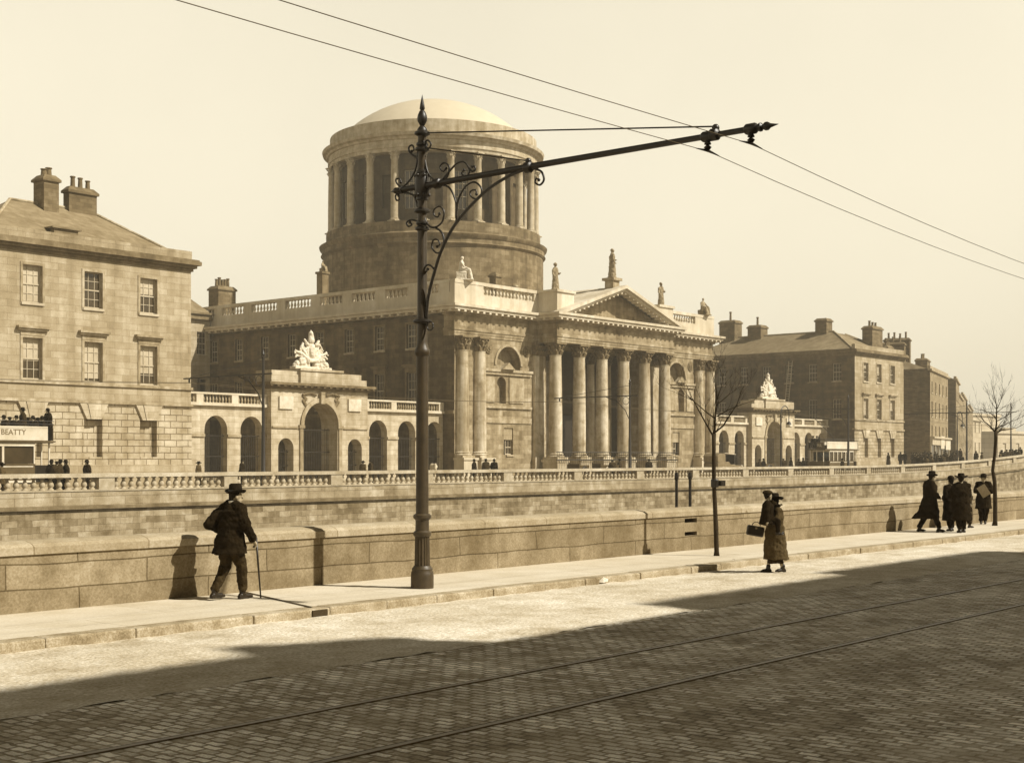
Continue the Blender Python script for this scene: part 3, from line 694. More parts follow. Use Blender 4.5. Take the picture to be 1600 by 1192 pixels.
for k in range(24):
    a = math.radians(7.5+15*k); column(ch, dx+10.82*math.cos(a), dy+10.82*math.sin(a), .40, 25.56, 31.75, 32.52, 'drumcol', 16, 6)
MB().lathe([(9.6,32.55),(11.05,32.5),(11.1,32.85),(11.2,32.86),(11.2,33.15),(11.12,33.2),(11.12,33.6),(11.3,33.65),(11.4,33.85),(11.72,33.95),(11.8,34.25),(11.3,34.35),(11.0,34.4),(10.98,35.65),(10.5,35.7),(10.4,35.2)], dx, dy, n=96, cap=False).build('drum_entablature', 'drumcol', ch, 30)
dm = MB(); pr = []
for i in range(15):
    t = i/14; a = math.radians(52)*(1-t); Rs = 10.2/math.sin(math.radians(52)); pr.append((max(.02, Rs*math.sin(a)), 35.35+Rs*(math.cos(a)-math.cos(math.radians(52)))*.93))
dm.lathe(pr, dx, dy, n=72, cap=False)
dm.build('dome', 'dome', ch, 40)

# ================================================================== ARCADED SCREENS AND GATEWAYS
def screen(label, mirror, rearlabel):
    g = (lambda a, b: (a, b)) if not mirror else (lambda a, b: (mir(b), mir(a)))
    t = thing('arcade_screen', label, 'screen wall', (g(71.5,71.5)[0], 80.6, .3), 'arcaded screens with gateways')
    fA = Face('F', 80.6); fG = Face('F', 80.0)
    arc = [(c-1.02, c+1.02) for c in (58.9, 62.2, 65.45, 78.5, 81.8, 85.15)]
    ops = [g(*a)+(.3, 5.2, True, .7) for a in arc]
    w = MB(); x0, x1 = (57.26, 66.83) , (76.75, 86.2)
    for a, b in (x0, x1):
        a, b = g(a, b); fA.wall(w, a, b, .3, 5.9, [o for o in ops if a <= o[0] < b]); 
        w.quad((a,81.3,.3),(a,80.6,.3),(a,80.6,5.9),(a,81.3,5.9)); 
        # rear skin
        Face('F', 81.3).wall(w, a, b, .3, 5.9, [o[:5]+(0.0,) for o in ops if a <= o[0] < b])
        w.build('arcade_wall', 'ashlar_pale', t); w = MB()
    c = MB()
    for a, b in (x0, x1):
        a, b = g(a, b); c.box(a, b, 80.35, 81.5, 5.901, 6.12)
        c.box(a, b, 80.45, 80.85, 6.72, 6.86)
    xs_ = [57.3, 60.7, 63.85, 66.5, 77.05, 80.2, 83.5, 85.9]
    for x in xs_:
        a, b = g(x-.3, x+.3); c.box(a, b, 80.47, 80.83, 6.121, 6.719)
    c.build('arcade_cornice', 'parapet', t)
    bb = MB()
    for p_, q_ in zip(xs_, xs_[1:]):
        if p_ == 66.5: continue
        a, b = g(p_+.3, q_-.3); bb = MB(); balusters(Face('F', 80.6), bb, a, b, .05, 6.12, 6.72, .27, .085, 6); bb.build('arcade_balustrade', 'trim', t)
    for a, b in ((57.3,57.88),(59.92,61.18),(63.22,64.43),(66.47,66.8),(76.8,77.48),(79.52,80.78),(82.82,84.13),(86.17,86.19)):
        if b-a > .1: a, b = g(a, b); MB().box(a+.005, b-.005, 80.5, 80.598, 3.66, 3.86).build('impost', 'trim', t)
    def rails(a, b, y, z1):
        m_ = MB(); n_ = int((b-a)/.17)
        for i in range(1, n_): x = a+(b-a)*i/n_; m_.box(x-.014, x+.014, y-.014, y+.014, .3, z1+(.16 if i % 2 else .05))
        for z in (.9, z1*.6, z1): m_.box(a+.01, b-.01, y-.022, y+.022, z-.03, z+.03)
        return m_.build('iron_railing', 'iron', t)
    for a, b in arc: rails(*g(a, b), 80.95, 3.75)
    # gateway
    gops = [g(70.0,73.5)+(.3, 6.4, True, 1.9), g(67.5,69.0)+(.3, 3.63, True, 1.0), g(74.6,76.1)+(.3, 3.63, True, 1.0)]
    w = MB(); a, b = g(66.84, 76.74); fG.wall(w, a, b, .3, 7.3, gops); 
    for q in (a, b): w.quad((q,80,.3),(q,81.9,.3),(q,81.9,7.3),(q,80,7.3))
    Face('F', 81.9).wall(w, a, b, .3, 7.3, [o[:5]+(0.0,) for o in gops])
    w.build('gateway_wall', 'ashlar_pale', t)
    c = MB(); c.box(a-.1, b+.1, 79.88, 82.0, 7.301, 7.5); c.box(a-.5, b+.5, 79.5, 82.4, 7.62, 7.82); c.box(a-.3, b+.3, 79.7, 82.2, 7.501, 7.619)
    n_ = 17
    for i in range(n_): x = a-.3+(b-a+.6)*i/(n_-1); c.box(x-.12, x+.12, 79.56, 79.698, 7.505, 7.617)
    c.build('gateway_cornice', 'trim_dark', t)
    c = MB(); p0, p1 = g(66.9, 76.1); c.box(p0, p1, 80.05, 81.9, 7.821, 8.72); q0, q1 = g(69.6, 73.85); c.box(q0, q1, 79.85, 82.0, 7.822, 8.78); c.box(q0-.1, q1+.1, 79.75, 82.1, 8.781, 8.95)
    q0, q1 = g(76.1, 76.7); c.box(q0+.001, q1-.001, 80.06, 81.88, 7.821, 8.3)
    c.build('gateway_attic', 'ashlar_pale', t)
    c = MB(); cx = g(71.75, 71.75)[0]; N = 20
    for i in range(N):
        a0, a1 = PI*i/N, PI*(i+1)/N
        c.add([fG.p(cx+rr_*math.cos(q), d_, 4.65+rr_*math.sin(q)) for d_ in (-.12, .05) for rr_, q in ((1.76,a0),(1.76,a1),(2.1,a1),(2.1,a0))], [(0,1,2,3),(0,4,5,1),(2,6,7,3)])
    c.box(cx-.2, cx+.2, 79.7, 80.05, 6.3, 7.2)
    for x in (69.75, 73.75): a_, b_ = g(x-.28, x+.28); c.box(a_, b_, 79.84, 80.02, 4.4, 4.64); c.box(a_+.12, b_-.12, 79.9, 80.02, .3, 4.399)
    for p_, q_ in ((66.9,69.4),(74.1,76.7)): a_, b_ = g(p_, q_); c.box(a_, b_, 79.9, 80.02, 4.38, 4.52)
    c.build('archivolt', 'trim', t)
    c = MB()
    for sx in (-1, 1):
        for i in range(7): c.ball((cx+sx*(1.55+.12*(i % 3)), 79.97, 6.2+.14*i), .16, 6, (1, .5, 1))
        c.tube([(cx+sx*.5,79.93,6.95),(cx+sx*1.1,79.9,7.1),(cx+sx*1.9,79.93,6.95)], .09, 6)
    c.build('spandrel_carving', 'capital', t)
    c = MB()
    for p_ in ((67.55, 68.9), (74.6, 75.95)): a_, b_ = g(*p_); MB().box(a_, b_, 79.88, 80.02, 5.82, 6.78).build('blank_tablet', 'white', t)
    rails(*g(70.02, 73.48), 80.9, 4.3); rails(*g(67.52, 68.98), 80.6, 2.6); rails(*g(74.62, 76.08), 80.6, 2.6)
    return t
screen('arcaded stone screen with a tall gateway between the left block and the courthouse', False, '')
screen('arcaded stone screen with a tall gateway right of the courthouse, behind the distant tram', True, '')
# rear ranges closing the two courts
for nm, x0, x1, lab in (('court_range', 55, 86.0, 'rear court building with sloping roof glimpsed behind the left block'), ('court_range', 127.8, 158, 'rear court building hidden between courthouse and right block')):
    t = thing(nm, lab, 'building', ((x0+x1)/2, 112.4, .3))
    fb = Face('F', 112.4); wx = [x1-1.0-3.6*k for k in range(7)] if x0 < 80 else [x0+2+3.6*k for k in range(7)]
    ops = [(x-.6, x+.6, 12.4, 14.7, False, .3) for x in wx]+[(x-.6, x+.6, 7.2, 10, False, .3) for x in wx]
    q = MB(); fb.wall(q, x0, x1, .3, 15.9, ops); q.box(x0, x1, 114, 121, .3, 15.9); q.build('wall', 'ashlar', t)
    q = MB(); q.box(x0-.3, x1, 112.0, 121.4, 15.901, 16.4); q.box(x0-.4, x1, 111.8, 121.6, 16.401, 16.6); q.build('cornice', 'trim_dark', t)
    q = MB(); hip(q, x0, x1, 112.2, 121.2, 16.6, 20.2, 'x', 2, 2.6); q.build('roof', 'slate', t)
    for x in wx: sash(fb, x-.6, x+.6, 12.4, 14.7, .2, t, 3, 4, 0, True)

# ================================================================== HOUSES
def place(t, x, y, rz=0, z=.3, s=1): t.location = (x, y, z); t.rotation_euler = (0, 0, rz); t.scale = (s, s, s); return t
def house(label, x, y, rz, L, D, H, bays, floors, front='brickm', side='brickd', roof=2.6, chims=(), shop=False, grp=None, cornice=True):
    t = thing('town_house', label, 'house', (0,0,0), grp); f = Face('F', 0)
    fh = (H-.8)/floors; ops = []; p = L/bays
    for k in range(floors):
        if k == 0 and shop: continue
        for i in range(bays): c = (i+.5)*p; ops.append((c-.5, c+.5, k*fh+.95, k*fh+.95+min(2.1, fh*.62)*(1 if k < floors-1 else .75), False, .2))
    w = MB(); f.wall(w, 0, L, 0, H, ops); w.build('front_wall', front, t)
    w = MB(); w.quad((0,0,0),(0,D,0),(0,D,H),(0,0,H)); w.quad((L,0,0),(L,D,0),(L,D,H),(L,0,H)); w.quad((0,D,0),(L,D,0),(L,D,H),(0,D,H)); w.build('side_wall', side, t)
    for o in ops: sash(f, o[0], o[1], o[2], o[3], .12, t, 2, 4, 0, 2)
    if cornice: q = MB(); q.box(-.12, L+.12, -.25, .3, H-.25, H); q.box(-.05, L+.05, -.05, .35, H+.001, H+.4); q.build('cornice', 'trim', t)
    if roof: q = MB(); hip(q, .05, L-.05, .36, D-.05, H, H+roof, 'y' if D > L else 'x', 2.5, 2.5); q.build('roof', 'slate', t)
    for (a, b, c, d, z1, n_, ax) in chims: chimney(t, a, b, c, d, H-.5, z1, n_, m='brickd', potaxis=ax, poth=.75, pr=.15)
    if shop:
        q = MB(); q.box(-.05, L+.05, -.35, .02, 3.6, 4.5); q.box(-.05, L+.05, -.6, .02, 4.501, 4.75)
        for i in range(bays+1): q.box(i*p-.12, i*p+.12, -.2, .02, 0, 3.599)
        q.build('shopfront', 'frame', t)
        q = MB(); q.box(.2, L-.2, -.08, .015, .4, 3.5); q.build('shop_window', 'glass', t)
        q = MB(); q.box(L*.42, L*.62, -.42, -.352, 3.1, 4.9); q.box(L*.70, L*.98, -.42, -.352, 3.0, 4.3); q.build('signboard', 'tramw', t)
    return place(t, x, y, rz)
q16, q21 = math.radians(16.1), math.radians(20.5)
house('brick corner house with shopfront and many chimney pots beyond the right block', 178.8, 77, q16, 20.3, 14, 13.9, 5, 4, chims=((.5,2.2,3.5,9.5,17.6,6,'y'),(16.5,19.8,2.5,4.2,16.4,3,'x'),(2.3,3.4,3,6.5,18.3,4,'y')), shop=True)
x, y = 209.5, 86.0
labs = ['first narrow house of the receding far terrace, its dark gable showing', 'second house of the receding terrace far along the quay', 'third house of the receding terrace far along the quay', 'fourth house of the receding terrace, hazy in the distance', 'last house of the receding terrace, hazy in the distance']
for i, lb_ in enumerate(labs):
    Lh = (16, 22, 26, 28, 30)[i]
    house(lb_, x, y, q21, Lh, 12, (14.2, 12.4, 13.4, 12.2, 13.2)[i], max(4, Lh//4), 4, chims=((.5,1.6,3,7,(15.6, 15.2, 15.8, 15, 15.6)[i],4,'y'),) if i else (), grp='houses of the far terrace')
    x += Lh*math.cos(q21); y += Lh*math.sin(q21)
tag(MB().box(170.6, 178.2, 80.4, 80.9, .3, 4.0).box(170.5, 178.3, 80.3, 81.0, 4.001, 4.2).build('yard_wall', 'ashlar_pale'), 'low pale wall between the right block and the brick corner house', 'wall')
# far pale buildings closing the view
def lx(u, d, lat=None): a = (u-800)/2150; return FWD*d + RGT*(a*d)
def farblock(nm, label, u0, u1, d, h, depth=8, steps=()):
    a, b = lx(u0, d), lx(u1, d*1.05); t = thing(nm, label, 'building', (0,0,0)); L = (b-a).length; f = Face('F', 0); w = MB()
    n_ = max(3, int(L/6)); ops = [(L*(i+.5)/n_-.8, L*(i+.5)/n_+.8, z, z+2.6, False, .3, True) for i in range(n_) for z in (3, 8) if z+3 < h]
    f.wall(w, 0, L, 0, h, ops); w.quad((0,0,0),(0,depth,0),(0,depth,h),(0,0,h)); w.quad((L,0,0),(L,depth,0),(L,depth,h),(L,0,h)); w.quad((0,0,h),(L,0,h),(L,depth,h),(0,depth,h)); w.box(-.3, L+.3, -.4, .4, h-.6, h+.1)
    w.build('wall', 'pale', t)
    for a0, a1, hh in steps: MB().box(L*a0, L*a1, 6, 22, h, hh).build('tower', 'pale', t)
    place(t, a.x, a.y, math.atan2(b.y-a.y, b.x-a.x)); return t
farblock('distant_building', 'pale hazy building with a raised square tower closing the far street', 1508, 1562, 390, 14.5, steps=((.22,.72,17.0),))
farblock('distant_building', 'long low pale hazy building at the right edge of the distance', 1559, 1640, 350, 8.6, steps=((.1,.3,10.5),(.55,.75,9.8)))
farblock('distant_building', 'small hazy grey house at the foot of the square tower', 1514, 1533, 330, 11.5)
# houses behind the camera whose shadow lies on the road
def southhouse(label, x0, x1, h, ch_=()):
    t = thing('town_house', label, 'house', ((x0+x1)/2, -4, 0), 'tall houses on the near side'); f = Face('B', -4.0); n_ = max(1, int((x1-x0)/3.2)); ops = []
    for k in range(4):
        for i in range(n_): c = x0+(x1-x0)*(i+.5)/n_; ops.append((c-.55, c+.55, 1+k*3.9, 3.2+k*3.9, False, .2))
    w = MB(); f.wall(w, x0, x1, 0, h, ops); w.box(x0, x1, -16, -4.4, 0, h-.02); w.build('wall', 'brickm', t)
    for o in ops: sash(f, o[0], o[1], o[2], o[3], .1, t, 2, 4, 0, 2)
    for a, b, z in ch_: chimney(t, a, b, -5.6, -4.3, h-.1, z, 3)
    return t
southhouse('brick house on the near side left of the camera', -30, 19.6, 17.4)
southhouse('lower brick house on the near side behind the camera', 19.6, 24.75, 15.9)
southhouse('taller brick house on the near side right of the camera', 24.75, 32, 17.15)
southhouse('tall brick house on the near side with a wide chimney', 32, 40.5, 17.8)
southhouse('long brick house on the near side far right', 40.5, 110, 16.7)
g_ = COL.objects['town_house.006'] if 'town_house.006' in COL.objects else None
def wedge(par, x0, x1, z0, z1, xa):
    MB().add([(x0,-4.0,z0),(x1,-4.0,z0),(xa,-4.0,z1),(x0,-4.8,z0),(x1,-4.8,z0),(xa,-4.8,z1)], [(0,1,2),(5,4,3),(0,3,4,1),(1,4,5,2),(2,5,3,0)]).build('gable', 'brickm', par)
hs = [o for o in COL.objects if o.get('group') == 'tall houses on the near side']
wedge(hs[0], 17.4, 19.6, 17.29, 18.2, 18.0); 

# ================================================================== TRAM POLE WITH SCROLLED BRACKET (the near one)
PXp, PYp = 16.4, 15.8
tp = thing('tram_pole', 'tall ornate iron tramway pole with scrolled bracket arm on the near pavement', 'pole', (PXp, PYp, 0))
MB().lathe([(.19,0),(.19,.20),(.185,.26),(.17,.29),(.175,.32),(.15,.35),(.14,.37)], PXp, PYp, n=28).build('pole_base', 'iron2', tp, 40)
sh = MB(); sh.lathe([(.128,.36),(.120,.86)], PXp, PYp, n=32, flute=.13); sh.build('fluted_shaft', 'iron2', tp)
MB().lathe([(.13,.85),(.15,.88),(.15,.92),(.115,.95),(.112,1.12),(.15,1.16),(.15,1.20),(.112,1.23)], PXp, PYp, n=28).build('collar', 'iron2', tp, 40)
MB().lathe([(.105,1.22),(.098,3.82),(.115,3.84),(.13,3.88),(.12,3.94),(.10,3.97),(.084,4.05),(.078,6.0),(.072,7.45),(.08,7.5)], PXp, PYp, n=24).build('shaft', 'iron2', tp, 40)
rg = MB()
for z, r_ in ((4.40,.155),(5.93,.12),(6.22,.135),(6.02,.105),(6.42,.10),(6.86,.1),(7.24,.12),(7.32,.1),(7.50,.13)):
    MB().lathe([(.07,z-.05),(r_*.8,z-.03),(r_,z-.015),(r_,z+.015),(r_*.8,z+.03),(.07,z+.05)], PXp, PYp, n=20).build('ring', 'iron', tp, 50)
rg.lathe([(.085,6.42),(.12,6.52),(.125,6.64),(.12,6.76),(.085,6.86)], PXp, PYp, n=16)
for i in range(6):
    a = PI/3*i; rg.ball((PXp+.115*math.cos(a), PYp+.115*math.sin(a), 6.80), .03, 6); rg.ball((PXp+.115*math.cos(a), PYp+.115*math.sin(a), 6.48), .03, 6)
rg.build('arm_socket', 'iron', tp, 50)
fn = MB(); fn.lathe([(.075,7.45),(.085,7.56),(.06,7.6),(.04,7.62)], PXp, PYp, n=16); fn.lathe([(.03,7.62),(.05,7.65),(.078,7.70),(.084,7.75),(.075,7.80),(.05,7.86),(.03,7.88),(.045,7.91),(.035,7.98),(.002,8.14)], PXp, PYp, n=16); fn.build('finial', 'iron', tp, 50)
def bt(t, z, o=0): return (PXp+o, PYp-t, z)
arm = MB(); arm.tube([bt(-.45,6.63), bt(2.3,6.64), bt(6.35,6.62)], [.05,.05,.042], 12)
arm.tube([bt(-.45,6.63), bt(-.52,6.63), bt(-.56,6.63), bt(-.62,6.63), bt(-.66,6.63), bt(-.73,6.625)], [.065,.03,.05,.055,.03,.004], 10)
arm.tube([bt(6.33,6.62), bt(6.36,6.62), bt(6.38,6.62), bt(6.42,6.62), bt(6.46,6.62), bt(6.50,6.62), bt(6.62,6.62)], [.06,.06,.03,.058,.058,.03,.003], 10)
for t_0 in (.34, 2.27, 5.62): arm.tube([bt(t_0-.08,6.63), bt(t_0-.05,6.63), bt(t_0+.05,6.63), bt(t_0+.08,6.63)], [.05,.085,.085,.05], 10)
arm.ball(bt(2.27,6.73), .05, 6); arm.ball(bt(5.64,6.72), .055, 6)
arm.build('bracket_arm', 'iron', tp, 45)
SC = {
'a':[(0.45,6.67),(0.62,6.8),(0.79,6.9),(0.95,6.89),(1.05,6.75),(0.98,6.66),(0.88,6.72),(0.93,6.77)],
'b':[(0.52,6.67),(0.59,6.76),(0.6,6.88),(0.49,6.95),(0.4,6.89),(0.47,6.81),(0.54,6.85)],
'c':[(1.03,6.8),(1.1,6.73),(1.17,6.74),(1.16,6.8),(1.11,6.8)],
'd':[(0.06,7.06),(0.11,6.88),(0.19,6.76),(0.32,6.67)],
'e':[(0.04,6.36),(0.08,6.47),(0.17,6.57),(0.35,6.61)],
'f':[(0.42,6.6),(0.59,6.54),(0.7,6.4),(0.77,6.18),(0.75,5.93)],
'g':[(0.76,6.01),(0.8,6.29),(0.95,6.49),(1.14,6.55),(1.29,6.45),(1.3,6.33),(1.21,6.27),(1.08,6.33),(1.07,6.41),(1.18,6.42),(1.2,6.35)],
'h':[(0.05,6.14),(0.1,6.01),(0.25,5.92),(0.44,5.98),(0.49,6.15),(0.39,6.25),(0.27,6.21),(0.27,6.12),(0.35,6.08),(0.39,6.13)],
'i':[(0.29,5.92),(0.44,5.82),(0.49,5.67),(0.44,5.52),(0.32,5.5),(0.22,5.6),(0.25,5.71),(0.35,5.71),(0.4,5.63),(0.34,5.6)],
'j':[(-0.1,7.21),(-0.14,6.96),(-0.28,6.77),(-0.46,6.68),(-0.58,6.74),(-0.61,6.82),(-0.52,6.82),(-0.5,6.76)],
'k':[(-0.1,6.3),(-0.2,6.5),(-0.46,6.58),(-0.61,6.56),(-0.6,6.47),(-0.52,6.48),(-0.55,6.54)],
'l':[(-0.08,6.06),(-0.26,6.1),(-0.36,6.07),(-0.32,6.0),(-0.24,6.02),(-0.28,6.06)],
'm':[(-0.08,7.1),(-0.27,7.21),(-0.31,7.31),(-0.23,7.34),(-0.19,7.26),(-0.24,7.24)],
'n':[(0.06,7.1),(0.05,7.3),(0.12,7.37),(0.2,7.29),(0.13,7.22),(0.08,7.28)],
'o':[(2.38,6.6),(2.53,6.53),(2.58,6.4),(2.5,6.33),(2.41,6.38),(2.43,6.44),(2.48,6.41)],
'p':[(0.27,5.24),(0.18,5.31),(0.09,5.31),(0.05,5.25),(0.08,5.2),(0.13,5.25)]}
def smooth_pts(P, n=5):
    out = []
    for i in range(len(P)-1):
        p0, p1, p2, p3 = P[max(i-1,0)], P[i], P[i+1], P[min(i+2,len(P)-1)]
        for k in range(n):
            t = k/n; out.append(tuple(.5*((2*b)+(-a+c)*t+(2*a-5*b+4*c-d)*t*t+(-a+3*b-3*c+d)*t**3) for a, b, c, d in zip(p0,p1,p2,p3)))
    out.append(P[-1]); return out
for k, P in SC.items():
    P = smooth_pts(P); q = MB(); q.tube([bt(t, z) for t, z in P], [.019-.006*i/len(P) for i in range(len(P))], 6, flat=1.0); q.ball(bt(*P[-1]), .026, 6); q.build('scroll', 'iron', tp, True)
q = MB(); q.tube([bt(*p) for p in smooth_pts([(2.27,6.62),(1.81,6.53),(1.3,6.32),(0.75,5.93),(0.45,5.55),(0.3,5.24),(.14,4.8),(.09,4.42)])], .026, 8); q.build('curved_brace', 'iron', tp, True)
q = MB(); q.tube([bt(.18+.07*math.cos(a), 4.31+.07*math.sin(a)) for a in [2*PI*i/14 for i in range(15)]], .014, 6); q.build('ring_loop', 'iron', tp, True)
q = MB(); q.tube([bt(.05,7.5), bt(5.64,6.74)], .012, 6); q.tube([bt(.05,7.26), bt(2.27,6.73)], .012, 6); q.tube([bt(0,7.5,.05), bt(0,7.5,-.05)], .06, 8); q.build('stay_rod', 'iron', tp)
WIRES = []
for t_0 in (5.51, 6.2):
    q = MB(); q.tube([bt(t_0-.1,6.62), bt(t_0-.07,6.62), bt(t_0+.07,6.62), bt(t_0+.1,6.62)], [.05,.075,.075,.05], 10)
    for s_ in (-.07,.07): q.tube([bt(t_0+s_,6.60), bt(t_0+s_*.7,6.555)], .016, 6)
    q.lathe([(.02,6.50),(.05,6.51),(.045,6.53),(.032,6.55),(.035,6.58)], PXp, PYp-t_0, n=12); q.lathe([(.035,6.44),(.055,6.47),(.02,6.5)], PXp, PYp-t_0, n=12)
    q.tube([(PXp-.30,PYp-t_0,6.405), (PXp,PYp-t_0,6.425), (PXp+.30,PYp-t_0,6.40)], [.006,.022,.006], 6)
    q.build('wire_hanger', 'iron', tp, 40)
for t_0, nm in ((5.51, 'lower overhead tram wire, hung from the inner hanger of the bracket arm'), (6.2, 'upper overhead tram wire, hung near the tip of the bracket arm')):
    pts = []
    for i in range(-18, 55):
        if i <= 0: s_ = -i/18; pts.append((PXp+i*1.9, PYp-t_0, 6.415-4*.2*s_*(1-s_)*1))
        elif i <= 18: s_ = i/18; pts.append((PXp+i*1.9, PYp-t_0, 6.415-4*.62*s_*(1-s_)-.0*s_))
        elif i <= 36: s_ = (i-18)/18; pts.append((PXp+i*1.9, PYp-t_0, 6.415-4*.4*s_*(1-s_)))
        else: s_ = (i-36)/18; pts.append((PXp+i*1.9, PYp-t_0, 6.415-4*.4*s_*(1-s_)))
    tag(MB().tube(pts, .0055, 5).build('tram_wire', 'wire', None, True), nm, 'wire', 'overhead tram wires')

# far bank tram poles (48, 82, 116, 150 m along) with their arms over the road
pt = thing('tram_pole', 'thin far tramway pole left of the left gateway', 'pole', (0,0,0), 'tramway poles on the far quay')
q = MB(); q.lathe([(.16,0),(.16,.9),(.12,1.0),(.1,3.2),(.085,3.3),(.075,7.2),(.1,7.22),(.1,7.3),(.05,7.32),(.09,7.42),(.05,7.5),(.01,7.7)], n=12); q.build('pole', 'iron', pt, 40)
q = MB(); q.tube([(0,-.7,6.35),(0,7.0,6.35)], .045, 6); q.tube([(0,0,7.1),(0,6.4,6.4)], .018, 5)
for sc_ in (-1, 1): q.tube([(0,2.1,6.3),(0,1.2,6.0),(0,.4,5.3),(0,.1,4.7)], .03, 5)
q.tube([(0,.35+.28*math.cos(a),6.0+.28*math.sin(a)) for a in [i*PI/6 for i in range(13)]], .02, 5); q.tube([(0,1.0+.2*math.cos(a),6.12+.17*math.sin(a)) for a in [i*PI/6 for i in range(13)]], .018, 5)
for y in (5.6, 6.5): q.tube([(0,y,6.35),(0,y,6.1)], .05, 6)
q.build('bracket_arm', 'iron', pt)
pt.location = (47.9, 58, .3)
for x, lb_ in ((81.9, 'thin far tramway pole standing before the portico columns'), (116.5, 'thin far tramway pole beside the distant tram'), (144.2, 'thin far tramway pole near the brick corner house'), (176, 'farthest thin tramway pole, right of the curved lamp')):
    c = copy_tree(pt); c.location = (x, 58 if x < 170 else 65, .3+ramp(x)*.6); c['label'] = lb_
for y, lb_ in ((63.6, 'nearer far tram wire along the opposite quay'), (64.5, 'farther far tram wire along the opposite quay')):
    pts = []
    for a, b in zip((14, 47.9, 81.9, 116.5, 144.2), (47.9, 81.9, 116.5, 144.2, 176)):
        for i in range(8): s_ = i/8; pts.append((a+(b-a)*s_, y, 6.38-4*.35*s_*(1-s_)))
    tag(MB().tube(pts, .012, 4).build('tram_wire', 'wire', None), lb_, 'wire', 'far bank tram wires')
# curved street lamps
lp = thing('street_lamp', 'tall curved street lamp with white globe before the right gateway', 'street lamp', (0,0,0), 'curved street lamps')
q = MB(); q.lathe([(.14,0),(.14,.8),(.09,.9),(.06,5.8)], n=10); q.tube([(0,0,5.7)]+[(.75-.75*math.cos(a),0,5.9+.75*math.sin(a)) for a in [i*PI/10 for i in range(11)]]+[(1.5,0,5.2)], .045, 6)
q.tube([(.55+.3*math.cos(a),0,5.85+.3*math.sin(a)) for a in [i*PI/7 for i in range(15)]], .02, 5); q.build('post', 'iron', lp)
MB().lathe([(.02,5.25),(.16,5.15),(.24,4.95),(.22,4.93)], 1.5, 0, n=12).build('lamp_hood', 'iron', lp); MB().ball((1.5,0,4.86), .2, 8).build('globe', 'white', lp, True)
lp.location = (X_at(1220, 63), 63, .3)
c = copy_tree(lp); c.location = (146.5, 60, .9); c['label'] = 'pale curved street lamp by the crowd far along the quay'; c.scale = (.95,)*3

# ================================================================== TREES (bare)
def tree(name, label, x, y, segs, trunk, seed, z=0, grp=None, twig=1.0):
    r = random.Random(seed); t = thing(name, label, 'tree', (x, y, z), grp)
    tr = MB(); tr.tube([(x+RGT.x*a, y+RGT.y*a, z+h) for a, h, _ in trunk], [q[2]*.88 for q in trunk], 12); tr.build('trunk', 'bark', t, True)
    b = MB()
    def sub(p, d, L, rad, dep):
        pts = [Vector(p)]; dd = Vector(d)
        for i in range(4):
            dd = (dd + Vector((r.uniform(-.22,.22), r.uniform(-.22,.22), r.uniform(-.05,.25)))).normalized(); pts.append(pts[-1] + dd*L/4)
        b.tube(pts, [rad*(1-.19*i) for i in range(5)], 5)
        if dep:
            for k in range(r.choice((2, 3))):
                q = pts[r.choice((1,2,3,4))]; nd = (dd + Vector((r.uniform(-.9,.9), r.uniform(-.9,.9), r.uniform(-.1,.6)))).normalized()
                sub(q, nd, L*r.uniform(.5,.75), max(.0028, rad*.55), dep-1)
    for S_ in segs:
        dep = r.uniform(-.35, .35); L0 = len(S_)
        pts = [Vector((x+RGT.x*a-FWD.x*dep*i/L0, y+RGT.y*a-FWD.y*dep*i/L0, z+h)) for i, (a, h, _) in enumerate(S_)]
        b.tube(pts, [q[2]*.52 for q in S_], 7)
        for i in range(1, len(pts)):
            for k in range(r.choice((1, 1, 2))):
                p = pts[i-1].lerp(pts[i], r.random()); d = (pts[i]-pts[i-1]).normalized()
                sub(p, (d + Vector((r.uniform(-.8,.8), r.uniform(-.8,.8), r.uniform(0,.5)))).normalized(), r.uniform(.25,.6)*twig, max(.004, S_[i][2]*.3), 2)
    b.build('crown', 'bark', t, True); return t
t1 = tree('young_tree', 'slim bare young tree by the near pavement, beside the woman', 25.96, 16.06,
  [[(-.06,2.6,.045),(-.2,2.85,.035),(-.36,3.15,.028),(-.5,3.42,.018),(-.62,3.5,.012)],
   [(-.04,2.7,.04),(.14,2.85,.035),(.3,3.12,.03),(.42,3.3,.025),(.52,3.62,.014),(.58,3.75,.008)],
   [(-.05,2.6,.055),(-.03,3.0,.045),(0,3.35,.035),(.02,3.6,.025),(-.04,3.9,.012),(.0,4.08,.006)],
   [(-.02,3.0,.035),(-.22,3.15,.025),(-.5,3.4,.016),(-.75,3.52,.01),(-.95,3.62,.006)],
   [(0,3.05,.03),(.25,3.2,.02),(.55,3.32,.014),(.85,3.42,.007)],
   [(0,3.4,.025),(.1,3.7,.018),(.14,3.95,.010),(.2,4.15,.005)],
   [(.0,3.3,.02),(.3,3.55,.014),(.6,3.75,.007)]],
  [(0,-.05,.085),(0,.1,.06),(-.03,1.0,.055),(-.06,1.6,.05),(-.06,2.3,.048),(-.06,2.68,.055)], 3)
MB().lathe([(.075,1.5),(.085,1.52),(.085,1.66),(.075,1.68)], 25.96-.03*RGT.x-.02, 16.06-.03*RGT.y, n=12).box(25.98, 26.15, 15.95, 16.05, 1.53, 1.65).build('tree_tie', 'iron', t1)
t2p = dict(x=FWD.x*43.6+RGT.x*15.31, y=FWD.y*43.6+RGT.y*15.31)
